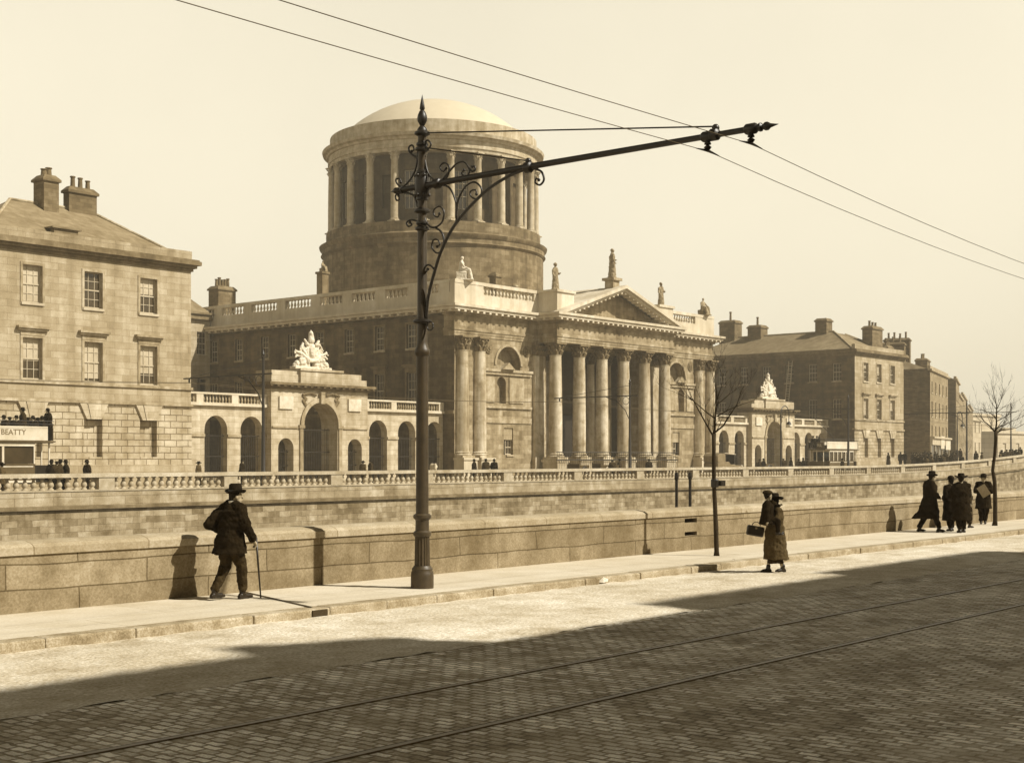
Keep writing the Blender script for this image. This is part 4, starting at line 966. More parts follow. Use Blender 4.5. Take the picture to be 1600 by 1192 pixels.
t2 = tree('young_tree', 'taller bare tree at the right edge of the near pavement, beside the newspaper reader', t2p['x'], t2p['y'],
  [[(0.00,2.94,.06),(0.05,3.22,.05),(0.06,3.53,.04),(0.08,3.78,.03),(0.03,4.02,.02),(-0.02,4.27,.012),(-0.08,4.52,.006)],
   [(0.02,2.94,.045),(-0.16,3.16,.038),(-0.33,3.31,.03),(-0.39,3.43,.02),(-0.48,3.59,.01)],
   [(0.00,2.91,.045),(0.20,3.03,.035),(0.39,3.04,.028),(0.62,3.09,.018),(0.86,3.22,.008)],
   [(0.04,3.09,.04),(0.27,3.17,.03),(0.51,3.28,.02),(0.74,3.37,.012),(0.98,3.50,.006)],
   [(0.05,3.31,.03),(0.23,3.40,.025),(0.47,3.56,.015),(0.78,3.65,.008)],
   [(0.05,3.40,.03),(-0.16,3.56,.02),(-0.39,3.65,.014),(-0.70,3.71,.006)],
   [(0.07,3.71,.025),(0.17,3.96,.018),(0.23,4.21,.01),(0.26,4.33,.005)],
   [(0.06,3.59,.02),(0.31,3.78,.014),(0.62,3.90,.006)], [(0.06,3.65,.02),(-0.16,3.90,.012),(-0.27,4.05,.005)], [(-0.04,2.97,.02),(-0.11,3.16,.02),(-0.06,3.31,.016),(-0.09,3.40,.008)]],
  [(-.02,-.05,.11),(0,.15,.08),(.0,.8,.075),(-.02,1.4,.07),(-.08,1.75,.06),(-.02,2.2,.055),(.02,2.7,.06),(.02,3.0,.065)], 8)
tree('young_tree', 'small pale bare tree far off beside the crowd', 150.5, 60.6, [[(0,1.6,.04),(.0,2.6,.03),(.05,3.6,.015)],[(0,1.5,.03),(-.4,2.4,.02),(-.6,3.2,.01)],[(0,1.6,.03),(.5,2.5,.02),(.7,3.3,.01)]], [(0,0,.06),(0,1.7,.045)], 4, z=.8, twig=2)

# ================================================================== PEOPLE (facing local +x, left = +y)
def lerp3(a, b, t): return tuple(a[i]+(b[i]-a[i])*t for i in range(3))
def loft(mb, rings, n=20):
    """rings of (cx, cy, cz, rx, ry): a closed tapering shell"""
    vs = []
    for (cx, cy, cz, rx, ry) in rings:
        for i in range(n): a = 2*PI*i/n; vs.append((cx+rx*math.cos(a), cy+ry*math.sin(a), cz))
    fs = [(k*n+i, k*n+(i+1) % n, (k+1)*n+(i+1) % n, (k+1)*n+i) for k in range(len(rings)-1) for i in range(n)]
    fs += [tuple(reversed(range(n))), tuple((len(rings)-1)*n+i for i in range(n))]
    return mb.add(vs, fs)
def hand(mb, w, d, side, curl=.6, s=1.0):
    """palm, four unequal bent fingers and a thumb, from wrist w along d; side = palm normal"""
    w = Vector(w); d = Vector(d).normalized(); nrm = Vector(side); nrm = (nrm - d*nrm.dot(d)).normalized(); lat = d.cross(nrm)
    pc = w + d*.045*s
    mb.cap(w, w+d*.075*s, .024*s, .03*s, 8)
    for k in (-1.5,-.5,.5,1.5): mb.cap(w+d*.03*s+lat*k*.010*s, w+d*.085*s+lat*k*.020*s, .016*s, .013*s, 6)
    for k, L in ((-1.5,.055),(-.5,.072),(.5,.078),(1.5,.068)):
        p = w+d*.088*s+lat*k*.021*s; a = 0; dd = d
        for j in range(3):
            a += curl*(.7+.15*j); dd = d*math.cos(a)+nrm*math.sin(a); q = p+dd*L*s*(.45,.32,.26)[j]; mb.cap(p, q, (.0105-.001*j)*s, (.0098-.001*j)*s, 6); p = q
    p = w+d*.02*s+lat*.028*s; q = p+(d*.6+lat*.6+nrm*.5).normalized()*.035*s; mb.cap(p, q, .014*s, .011*s, 6); mb.cap(q, q+(d*.8+nrm*.6).normalized()*.03*s, .011*s, .009*s, 6)
def person(label, h=1.72, J=None, top='jacket', hem=.75, topm='cloth', legm='cloth', hat='bowler', hatm='felt', vox=.014, detail=True, hemx=0, hemy=0, belt=None, skirt=None, group=None, name='person', cat='person', yaw=0, mono=None, turn=0, hemback=0, collar=False, bulk=1.15, headk=1.0):
    """J overrides joint positions (fractions of metres for a 1.72 m figure)"""
    k = h/1.72
    D = dict(pel=(0,0,.93), wai=(0,0,1.08), che=(.01,0,1.30), nec=(0,0,1.46), hea=(.02,0,1.60), shL=(0,.19,1.40), elL=(-.03,.25,1.12), haL=(.08,.25,.90), shR=(0,-.19,1.40), elR=(-.03,-.25,1.12), haR=(.08,-.25,.90),
             hiL=(0,.09,.92), knL=(.03,.10,.50), anL=(-.01,.10,.08), hiR=(0,-.09,.92), knR=(.03,-.10,.50), anR=(-.01,-.10,.08))
    if J: D.update(J)
    P = {a: tuple(c*k for c in b) for a, b in D.items() if isinstance(b, tuple)}
    mt = lambda m_: mono or m_
    t = thing(name, label, cat, (0,0,0), group)
    kh = k*headk
    # body: one continuous skin from head to feet
    b = MB(); H = Vector(P['hea']); ct, st_ = math.cos(turn), math.sin(turn)
    def hp(x, y, z): return (H.x+(x*ct-y*st_)*kh, H.y+(x*st_+y*ct)*kh, H.z+z*kh)
    b.ball(hp(0,0,.025), .088*kh, 12, (1.08,.88,1.18)); b.ball(hp(.03,0,-.055), .062*kh, 10, (1,.85,1)); b.ball(hp(.062,0,-.095), .026*kh, 8)
    if detail:
        b.cap(hp(.092,0,.018), hp(.112,0,-.022), .010*kh, .015*kh, 6); b.ball(hp(.088,0,-.058), .02*kh, 6, (1,1.3,.5))
        for s_ in (-1, 1): b.ball(hp(0,.08*s_,-.01), .024*kh, 6, (.8,.45,1.25)); b.ball(hp(.082,.032*s_,.035), .022*kh, 6, (.7,1.1,.45))
    b.cap(P['nec'], hp(-.01,0,-.06), .058*k, .052*k); b.cap(P['che'], P['nec'], .12*k, .06*k)
    b.cap(P['pel'], P['che'], .12*k, .13*k)
    for s_ in 'LR':
        b.cap(P['che'], P['sh'+s_], .09*k, .055*k); b.cap(P['sh'+s_], P['el'+s_], .052*k, .042*k); b.cap(P['el'+s_], P['ha'+s_], .04*k, .026*k)
        b.cap(P['pel'], P['hi'+s_], .1*k, .09*k); b.cap(P['hi'+s_], P['kn'+s_], .085*k, .055*k); b.cap(P['kn'+s_], P['an'+s_], .052*k, .036*k)
        a_ = Vector(P['an'+s_]); b.cap(a_+Vector((-.03,0,-.035))*k, a_+Vector((.14,0,-.045))*k, .035*k, .03*k)
        d = Vector(P['ha'+s_])-Vector(P['el'+s_])
        if detail: hand(b, P['ha'+s_], d, J.get('pn'+s_, (.3, -.9 if s_ == 'L' else .9, 0)) if J else (.3,-.9 if s_ == 'L' else .9,0), J.get('curl', .55) if J else .55, k)
        else: b.cap(P['ha'+s_], Vector(P['ha'+s_])+d.normalized()*.1*k, .03*k, .022*k, 6)
    o = b.build('body', mt('skin'), t); remesh(o, vox if detail else vox*1.3, 1)
    # coat: torso and sleeves as one garment
    c = MB(); hz = hem*k; W_ = P['wai']; pl = P['pel']; ch_ = P['che']; nk = P['nec']; B = k*bulk
    loft(c, [(hemx*k-hemback*k*.5,hemy*k,hz,.20*B+hemback*k,.235*B), (hemx*.7*k,hemy*.7*k,(hz*.6+pl[2]*.4),.185*B+hemback*.5*k,.215*B), (pl[0],pl[1],pl[2],.165*B,.20*B), (W_[0],W_[1],W_[2],.14*B,.182*B), (ch_[0],ch_[1],ch_[2]-.06*k,.15*B,.205*B), (ch_[0],ch_[1],ch_[2]+.03*k,.14*B,.20*B), (nk[0],nk[1],nk[2]-.08*k,.12*B,.17*B), (nk[0],nk[1],nk[2]-.02*k,.09*B,.11*B), (nk[0],nk[1],nk[2]+.025*k,.07*k,.078*k)])
    for s_ in 'LR':
        c.cap(lerp3(nk, P['sh'+s_], .45), P['sh'+s_], .075*B, .083*B); c.cap(P['sh'+s_], P['el'+s_], .080*B, .068*B)
        c.cap(P['el'+s_], lerp3(P['el'+s_], P['ha'+s_], .9), .068*B, .050*B)
    if collar: c.lathe([(.085*k,nk[2]-.03*k),(.095*k,nk[2]+.05*k),(.07*k,nk[2]+.05*k)], nk[0], nk[1], n=14)
    o = c.build('coat', mt(topm), t); remesh(o, vox, 2, .07*k, .13)
    if skirt:
        g = MB(); loft(g, skirt and [(x*k,y*k,z*k,rx*k,ry*k) for x, y, z, rx, ry in skirt]); o = g.build('skirt', mt(legm), t); remesh(o, vox*1.2, 2, .07*k, .16)
    else:
        g = MB(); g.ball((pl[0],pl[1],pl[2]-.02), .155*k, 10, (1,1.1,.9))
        for s_ in 'LR':
            g.cap(P['hi'+s_], P['kn'+s_], .105*B, .075*B); a_ = P['an'+s_]; g.cap(P['kn'+s_], (a_[0],a_[1],a_[2]+.075*k), .075*B, .058*B)
        o = g.build('trousers', mt(legm), t); remesh(o, vox, 2, .05*k, .10)
    if not mono:
        g = MB()
        for s_ in 'LR':
            a_ = Vector(P['an'+s_]); g.cap(a_+Vector((-.035,0,-.03))*k, a_+Vector((.12,0,-.045))*k, .045*k, .04*k); g.cap(a_+Vector((.1,0,-.045))*k, a_+Vector((.175,0,-.055))*k, .042*k, .024*k); g.cap(a_, a_+Vector((-.01,0,.06))*k, .05*k, .052*k)
            g.box(a_.x-.08*k, a_.x-.01*k, a_.y-.035*k, a_.y+.035*k, a_.z-.085*k, a_.z-.03*k)
        o = g.build('shoes', 'leather', t); remesh(o, vox*.8, 1)
    if belt: MB().lathe([(.158*k,1.03*k),(.166*k,1.05*k),(.166*k,1.085*k),(.155*k,1.10*k)], W_[0], W_[1], n=24).build('belt', mt('leather'), t)
    # hair and hat
    g = MB(); g.ball(hp(-.018,0,.04), .092*kh, 12, (1.04,.94,1.1)); 
    if detail: g.ball(hp(-.06,0,-.02), .055*kh, 8, (.7,1.2,1))
    o = g.build('hair', mt('hair'), t); remesh(o, vox*.9, 1)
    hx, hy, hz_ = hp(-.005,0,.075); g = MB()
    brim = {'bowler':.15, 'fedora':.165, 'wide':.20, 'cap':0, 'none':0, 'cloche':.12}[hat]
    if hat in ('bowler','cloche'): g.lathe([(.095*kh,hz_-.01),(brim*kh,hz_-.008),(brim*kh+.004,hz_+.008),(.105*kh,hz_+.006),(.105*kh,hz_+.06*kh),(.092*kh,hz_+.10*kh),(.055*kh,hz_+.13*kh),(.004,hz_+.14*kh)], hx, hy, n=20)
    if hat in ('fedora','wide'): 
        g.lathe([(.095*kh,hz_-.01),((brim-.02)*kh,hz_-.014),(brim*kh,hz_+.004),(.106*kh,hz_+.004),(.104*kh,hz_+.03*kh),(.096*kh,hz_+.11*kh),(.07*kh,hz_+.13*kh),(.03*kh,hz_+.115*kh),(.004,hz_+.11*kh)], hx, hy, n=22)
        for i, v in enumerate(g.v):
            x_, y_ = v[0]-hx, v[1]-hy; r_ = math.hypot(x_, y_)
            if r_ > .12*kh: g.v[i] = (v[0], v[1], v[2] + .035*kh*abs(y_/r_)*(r_-.1*kh)/(.06*kh) - .012*kh*abs(x_/r_))
    if hat == 'cap': 
        g.ball((hx-.005,hy,hz_+.01*kh), .115*kh, 10, (1.1,1.0,.55)); f_ = hp(.10,0,.065); g.ball(f_, .06*kh, 8, (1,1.1,.2))
    if g.v:
        o = g.build('hat', mt(hatm), t, 50)
        if hat in ('fedora','wide') and not mono and detail: MB().lathe([(.108*kh,hz_+.008),(.107*kh,hz_+.035*kh)], hx, hy, n=20, cap=False).build('hat_band', 'leather' if hatm != 'leather' else 'cloth3', o)
    return t
def put(t, x, y, z, yaw): t.location = (x, y, z); t.rotation_euler = (0, 0, yaw); return t
def spot(d, lat): p = FWD*d + RGT*lat; return p.x, p.y

# --- the walking man with a cane
mc_ = person('man in dark suit and hat seen from behind, walking with a cane by the wall', 1.72,
   dict(pel=(-.01,0,.92), wai=(.01,.0,1.08), che=(.04,0,1.31), nec=(.06,0,1.44), hea=(.10,-.01,1.555), shL=(.03,.17,1.375), elL=(-.22,.24,1.14), haL=(.06,.20,1.0), shR=(.05,-.17,1.375), elR=(.06,-.29,1.12), haR=(.24,-.25,.90),
        hiL=(-.02,.09,.90), knL=(.0,.10,.50), anL=(-.22,.09,.11), hiR=(0,-.09,.90), knR=(.14,-.09,.50), anR=(.17,-.09,.085), curl=.9, pnR=(.2,.2,-.9), pnL=(.9,-.3,0)),
   hem=.70, topm='cloth', legm='cloth2', hat='fedora', vox=.010, hemback=.02, bulk=1.2, turn=-.5)
q = MB(); q.lathe([(.070,1.44),(.072,1.49),(.064,1.493)], .06, 0, n=16); q.build('shirt_collar', 'paperw', mc_)
mx, my = spot(20.9, -4.28); put(mc_, mx, my, 0, math.radians(2))
cn = MB(); cn.tube([(.31,-.235,.93),(.36,-.225,.5),(.42,-.215,.0)], [.017,.015,.011], 8); cn.tube([(.31,-.235,.93),(.30,-.235,.955),(.27,-.235,.965),(.22,-.235,.955)], .013, 8)
cn = tag(cn.build('walking_cane', 'leather', None, True), 'dark walking cane held by the man in the hat', 'cane'); put(cn, mx, my, 0, math.radians(2))

# --- woman carrying a child; the child holds a handbag
wm = person('woman in a belted long coat and brimmed hat carrying a child across the road edge', 1.50,
   dict(nec=(.0,0,1.45), hea=(.03,0,1.585), shL=(0,.17,1.39), shR=(0,-.17,1.39), elL=(.12,.26,1.16), haL=(.30,.16,1.22), elR=(.10,-.25,1.14), haR=(.33,-.02,1.14), anL=(-.14,.09,.09), anR=(.13,-.09,.08), knL=(-.02,.09,.5), knR=(.07,-.09,.5)),
   hem=.30, topm='cloth3', hat='wide', headk=1.08, hatm='felt', legm='cloth2', vox=.012, belt=False, hemback=.05, bulk=1.25,
   skirt=[(0,0,.20,.19,.19),(0,0,.5,.16,.18),(0,0,.9,.13,.16)])
wx_, wy_ = spot(27.3, 5.22); put(wm, wx_, wy_, -.12, math.radians(150))
kd = person('small child in dark coat and cap carried in the arms of the woman', 1.02,
   dict(hea=(.02,0,1.66), nec=(0,0,1.47), elR=(-.02,-.30,1.16), haR=(-.02,-.32,.84), elL=(.18,.26,1.25), haL=(.38,.2,1.34), hiL=(.05,.1,.9), knL=(.34,.14,.86), anL=(.36,.14,.5), hiR=(.05,-.1,.9), knR=(.32,-.14,.84), anR=(.34,-.14,.46)),
   hem=.74, topm='cloth', hat='cap', hatm='cloth2', legm='cloth', vox=.011, bulk=1.4, turn=.6, headk=1.35)
kx, ky = spot(27.1, 5.22-.19); put(kd, kx, ky, -.12+.53, math.radians(-60))
hb = MB(); hb.box(-.17,.17,-.055,.055,-.2,0); ho = hb.build('handbag', 'leather', None, bevel=.03)
q = MB(); q.tube([(.08*math.cos(a),0,.08*math.sin(a)) for a in [PI*i/8 for i in range(9)]], .008, 6); q.build('handle', 'leather', ho); q = MB(); q.box(-.02,.02,-.062,-.05,-.06,-.02); q.build('clasp', 'rail', ho)
hx_, hy_ = spot(27.05, 5.22-.42); tag(ho, 'dark leather handbag hanging from the hand of the carried child', 'handbag'); ho.location = (hx_, hy_, .93-.12); ho.rotation_euler = (0, math.radians(10), YAW-PI/2)

# --- group at the right
pA = person('tall man in a long flaring overcoat and hat, leftmost of the pavement group', 1.70,
   dict(nec=(.05,0,1.46), hea=(.09,0,1.59), che=(.03,0,1.31), elR=(.02,-.27,1.14), haR=(.20,-.2,1.02), elL=(.02,.27,1.14), haL=(.22,.2,1.05), anL=(-.26,.09,.09), knL=(-.06,.09,.5), knR=(.12,-.09,.5), anR=(.26,-.09,.085)),
   hem=.40, bulk=1.25, topm='cloth', hat='fedora', legm='cloth', vox=.014, hemback=.16, hemx=-.04)
ax, ay = spot(39.9, 12.1); put(pA, ax, ay, 0, math.radians(-42))
pB = person('man in dark coat and wide hat seen from behind amid the pavement group', 1.63, dict(elL=(.06,.27,1.13), haL=(.22,.14,1.12), elR=(.06,-.27,1.13), haR=(.22,-.14,1.12), anL=(-.1,.10,.085), anR=(.12,-.12,.085)), hem=.38, bulk=1.35, hat='wide', vox=.014, turn=-.5)
x_, y_ = spot(39.5, 12.9); put(pB, x_, y_, 0, math.radians(45))
pC_ = person('person in round bowler hat and long coat, standing close against the wide hatted man', 1.55, dict(elL=(-.04,.26,1.14), haL=(.12,.2,1.05), anL=(-.08,.1,.085), anR=(.1,-.1,.085)), hem=.35, bulk=1.3, hat='bowler', vox=.014)
x_, y_ = spot(40.3, 12.86); put(pC_, x_, y_, 0, math.radians(60))
pD = person('smaller person in a flared cape coat half hidden behind the pavement group', 1.42, dict(anR=(.2,-.09,.085)), hem=.62, hat='cap', vox=.014, hemback=.12, skirt=None, hemx=.05)
x_, y_ = spot(42.2, 13.85); put(pD, x_, y_, 0, math.radians(-30))
pE = person('man in dark overcoat and hat reading a newspaper beside the tree', 1.58, dict(hea=(.05,0,1.58), elL=(.10,.28,1.16), haL=(.24,.1,1.24), elR=(.10,-.28,1.16), haR=(.24,-.1,1.14), anL=(-.02,.06,.085), anR=(.04,-.08,.085)), hem=.55, bulk=1.25, hat='bowler', vox=.014)
ex, ey = spot(44.6, 15.28); put(pE, ex, ey, 0, math.radians(205))
npz = MB(); npz.add([(-.18,0,-.24),(.18,0,-.24),(.18,.02,.24),(-.18,.02,.24),(-.18,.015,-.24),(.18,.015,-.24),(.18,.035,.24),(-.18,.035,.24)], [(3,2,1,0),(4,5,6,7),(0,1,5,4),(1,2,6,5),(2,3,7,6),(3,0,4,7)])
npz = tag(npz.build('newspaper', 'paper'), 'folded grey newspaper held by the man beside the tree', 'newspaper'); f_ = Vector((math.cos(math.radians(205)), math.sin(math.radians(205)), 0))
npz.scale = (.78,.78,.78); npz.location = (ex+f_.x*.30-.02, ey+f_.y*.30, 1.08); npz.rotation_euler = (0, math.radians(-32), math.radians(205)+PI/2)

# --- small far people: prototypes, then copies
def proto(i, **k):
    J = k.pop('J', {}); J.setdefault('nec', (.0,0,1.44)); J.setdefault('hea', (.02,0,1.555)); return person('', vox=.034, detail=False, J=J, bulk=1.32, **k)
PR = [proto(0, h=1.72, hat='bowler', topm='cloth', hem=.72), proto(1, h=1.74, hat='fedora', topm='cloth2', hem=.42, J=dict(anL=(-.2,.1,.08), anR=(.2,-.1,.08))), proto(2, h=1.70, hat='cap', topm='cloth2', hem=.75, J=dict(elL=(.08,.27,1.14), haL=(.2,.1,1.1), anL=(-.12,.1,.08))),
      proto(3, h=1.60, hat='wide', topm='cloth3', hem=.60, skirt=[(0,0,.12,.26,.25),(0,0,.5,.2,.21),(0,0,.9,.15,.17)]), proto(4, h=1.66, hat='cap', topm='cloth4', hem=.75, J=dict(che=(.1,0,1.27), nec=(.16,0,1.40), hea=(.2,0,1.52), anR=(.2,-.1,.08)), legm='cloth4')]
SJ = dict(pel=(0,0,.50), wai=(0,0,.66), che=(.03,0,.88), nec=(.05,0,1.01), hea=(.08,0,1.13), shL=(.03,.19,.97), shR=(.03,-.19,.97), elL=(.05,.26,.72), elR=(.05,-.26,.72), haL=(.28,.12,.66), haR=(.28,-.12,.66), hiL=(.02,.1,.48), hiR=(.02,-.1,.48), knL=(.44,.12,.50), knR=(.44,-.12,.50), anL=(.46,.12,.08), anR=(.46,-.12,.08))
PR += [proto(5, h=1.72, hat='bowler', hem=.42, J=dict(SJ)), proto(6, h=1.70, hat='cap', hem=.42, topm='cloth2', J=dict(SJ))]
used = set()
def far_person(k, x, y, z, yaw, label, group=None, s=1.0):
    if k not in used: used.add(k); o = PR[k]
    else: o = copy_tree(PR[k])
    put(o, x, y, z, yaw); o.scale = (s, s, s); o['label'] = label
    if group: o['group'] = group
    elif 'group' in o: del o['group']
    return o
FP = [(3, 62, 2.4, 3, 'woman-like dark figure partly hidden at the far left tram front'),
 (80, 63, .3, 0, 'dark figure first in the queue behind the left tram'), (89, 62.6, 1.2, 2, 'dark figure in the middle of the queue behind the left tram'), (94, 63.6, -.4, 1, 'dark figure second last of the queue behind the left tram'), (103, 63, 2.8, 0, 'grey coated figure last in the queue behind the left tram'),
 (136, 62, 3.0, 0, 'lone dark figure walking before the blind windows of the left block'), (310, 71, -1, 3, 'small dark figure at the corner by the first arch'),
 (378, 75, -1, 0, 'stooping dark figure before the second arch'), (567, 73, .2, 3, 'left of the pair standing by the small gateway door'), (579, 73.4, 2.7, 2, 'right of the pair standing by the small gateway door'),
 (677, 68, 0, 4, 'figure in pale clothes bending beyond the big pole'), (741, 70, 2, 0, 'first of three dark figures before the corner pedestals'), (759, 69, 1, 1, 'second of three dark figures before the corner pedestals'), (772, 69, .4, 0, 'third and tallest of the dark figures near the corner pedestals'),
 (957, 66, 1, 2, 'man beside the pale cartwheel before the portico'), (968, 67, 2, 1, 'dark figure right of the pale cartwheel'), (1014, 68, 1, 0, 'lone dark figure before the right part of the portico'),
 (1187, 70, 2, 2, 'man with pale face by the cart at the right gateway'), (1193, 69, 2.6, 0, 'dark capped man just left of the cart at the right gateway'), (1224, 70, 1, 2, 'man standing right of the cart at the right gateway'), (1236, 71, 2, 0, 'dark man before the small right gateway door'), (1248, 69, 0, 3, 'woman figure left of the distant tram'), (1255, 68, 1.8, 0, 'man waiting at the front of the distant tram'), (1262, 67.4, 2.2, 2, 'capped man close by the distant tram'),
 (1316, 61, -1.4, 0, 'dark man seated on the parapet before the distant tram'), (1388, 70, 2.4, 1, 'cloaked figure leaning by the blind windows of the right block'), (1407, 70, .2, 0, 'left of two dark men at the corner of the right block'), (1414, 70, 2.9, 0, 'right of two dark men at the corner of the right block'),
 (1525, 62, 1, 0, 'dark figure just right of the distant lamp post'), (1534, 61, 2, 3, 'tall dark figure left of the small far tree')]
for i, (u, y, yw, k, lb_) in enumerate(FP):
    x = X_at(u, y); far_person(k, x, y, .3+ramp(x)*.8, yw, lb_)
rc = random.Random(11)
for i in range(26):
    u = 1430 + i*2.9 + rc.uniform(-1.5,1.5); y = rc.uniform(60, 70); x = X_at(u, y); far_person(rc.choice((0,0,1,2,2,3)), x, y, .3+ramp(x)*.7, rc.uniform(0,6), 'tiny dark figure in the crowd before the far shops', 'crowd before the far shops', rc.uniform(.93,1.03))
for i in range(16):
    u = 1562 + i*2.2 + rc.uniform(-1,1); y = rc.uniform(57.6, 60); x = X_at(u, y); far_person(rc.choice((0,1,2,3)), x, y, .25+ramp(x)*.93, rc.uniform(0,6), 'tiny dark figure leaning by the parapet at the right edge', 'people at the far right parapet', rc.uniform(.9,1.03))
for i in range(9):
    u = 1425 + i*3.4; y = 73+rc.uniform(0,2); x = X_at(u, y); far_person(rc.choice((0,2,3)), x, y, .3+ramp(x)*.5, rc.uniform(0,6), 'tiny dark figure in the crowd before the far shops', 'crowd before the far shops')

# ================================================================== STATUES
def statue(name, label, x, y, z, h, m, yaw, kind='stand', seed=0):
    r = random.Random(seed); t = MB(); k = h/2.4
    if kind == 'stand':
        loft(t, [(0,0,.0,.36,.38),(0,0,.12,.36,.38),(.02,0,.14,.30,.34),(.03,0,.6,.27,.31),(0,0,1.1,.24,.30),(0,0,1.45,.22,.29),(0,0,1.75,.22,.34),(0,0,1.95,.16,.24),(0,0,2.02,.09,.1)], 16)
        for i in range(9): a = r.uniform(0, 6.28); t.cap((.27*math.cos(a), .3*math.sin(a), .1), (.2*math.cos(a+.5), .24*math.sin(a+.5), 1.3+r.uniform(-.2,.2)), .07, .05, 6)
        t.cap((0,.3,1.85), (.1,.42,1.45), .1, .085); t.cap((.1,.42,1.45), (.38,.2,1.5), .08, .06); t.cap((0,-.3,1.85), (-.02,-.42,1.4), .1, .085); t.cap((-.02,-.42,1.4), (.2,-.38,1.15), .08, .055)
        t.ball((.03,0,2.2), .14, 10, (1.05,.9,1.25)); t.cap((0,0,2.0), (.02,0,2.15), .09, .09); t.ball((-.02,0,2.26), .14, 8)
    elif kind == 'sit':
        t.box(-.5,.45,-.45,.45,0,.75); loft(t, [(.0,0,.6,.5,.44),(.25,0,.85,.52,.4),(.1,0,1.0,.4,.36),(0,0,1.3,.26,.33),(0,0,1.6,.23,.36),(0,0,1.85,.13,.2)], 14)
        for s_ in (-.22,.22): t.cap((.1,s_,.95), (.72,s_,.95), .2, .17); t.cap((.72,s_,.95), (.95,s_,.1), .17, .14)
        t.cap((.85,0,.1),(.6,0,.8),.25,.2); t.cap((0,.34,1.62),(.25,.5,1.25),.1,.09); t.cap((.25,.5,1.25),(.6,.35,1.15),.08,.06); t.cap((0,-.34,1.62),(.25,-.5,1.2),.1,.09); t.cap((.25,-.5,1.2),(.6,-.35,1.1),.08,.06)
        t.ball((.05,0,2.08), .15, 10, (1.05,.9,1.2)); t.cap((0,0,1.8),(.03,0,2.0),.1,.1); t.box(-.6,1.1,-.5,.5,-.02,.1)
    else:  # trophy of arms: crowned oval shield, lions, banners and rays
        t.box(-1.9,1.9,-.35,.35,0,.22); t.ball((0,0,1.45), .62, 10, (.72,.42,1.15)); t.ball((0,-.2,1.45), .42, 10, (.7,.3,1.2))
        t.cap((0,0,2.3),(0,0,2.75),.28,.2); t.ball((0,0,2.85), .2, 8); t.cap((0,0,2.9),(0,0,3.15),.05,.04,6)
        for s_ in (-1,1):
            t.cap((s_*.5,0,.35),(s_*1.65,0,.3),.3,.2); t.ball((s_*1.5,-.05,.45), .24, 8); t.ball((s_*.95,-.1,.55), .3, 8)
            for i in range(6):
                a = math.radians(10+i*14); L = 1.2+.22*math.sin(i*2.1); x1, z1 = s_*(.3+L*math.cos(a)), .9+L*math.sin(a)*.85
                t.cap((s_*.35,0,.95), (x1,.06*(-1)**i,z1), .15, .10, 6); t.cap((x1,0,z1), (x1+s_*.16,-.08,z1-.16), .12, .06, 6); t.cap((x1,0,z1), (x1+s_*.05,0,z1+.14), .07, .03, 6)
            for i in range(8): t.ball((s_*r.uniform(.2,1.5), -.25, r.uniform(.3,.8)), r.uniform(.12,.22), 6)
            t.cap((s_*.5,-.1,2.0),(s_*.75,-.1,2.35),.16,.08,6); t.cap((s_*.3,-.2,.7),(s_*.8,-.2,1.0),.16,.12,6)
        t.cap((-.6,-.15,.7),(.6,-.15,.7),.15,.15)
        k = h/3.15
    t.v = [(a*k,b*k,c*k) for a, b, c in t.v]
    o = t.build(name, m); remesh(o, .03, 1, .12 if kind == 'stand' else (.11 if kind == 'trophy' else .08), .22); o.location = (x, y, z); o.rotation_euler = (0,0,yaw); return tag(o, label, 'statue' if kind != 'trophy' else 'sculpture')
statue('statue', 'white seated statue on the left corner of the roof parapet', 87.45, 79.55, 17.36, 2.2, 'white', math.radians(-50), 'sit')
statue('statue', 'dark standing robed statue on the left shoulder of the pediment', 98.3, 77.9, 17.36, 2.55, 'statue', math.radians(-80), 'stand', 1)
statue('statue', 'tallest standing statue on the pedestal at the pediment peak', 106.8, 77.7, 19.31, 2.85, 'statue', math.radians(-40), 'stand', 2)
statue('statue', 'standing robed statue on the right shoulder of the pediment', 115.4, 77.9, 17.36, 2.4, 'statue', math.radians(-90), 'stand', 3)
statue('statue', 'seated statue on the right corner of the roof parapet', 125.9, 79.6, 17.36, 2.0, 'statue', math.radians(-100), 'sit')
statue('coat_of_arms', 'white carved trophy of arms crowning the left gateway', 71.55, 80.9, 8.96, 3.1, 'white', 0, 'trophy')
statue('coat_of_arms', 'white carved trophy of arms crowning the right gateway', 142.05, 80.9, 8.96, 3.1, 'white', 0, 'trophy')
ped = thing('roof_pedestal', 'roof pedestal with small sculpted group on the far left of the roof', 'pedestal', (88.4, 98.3, 15.9))
MB().box(88.0, 88.8, 97.9, 98.7, 15.9, 19.6).box(87.9, 88.9, 97.8, 98.8, 19.601, 19.8).build('plinth', 'trim_dark', ped)
s_ = statue('statue', 'small sculpted group on its pedestal left of the drum', 88.4, 98.3, 19.81, 1.15, 'statue', math.radians(-80), 'sit')

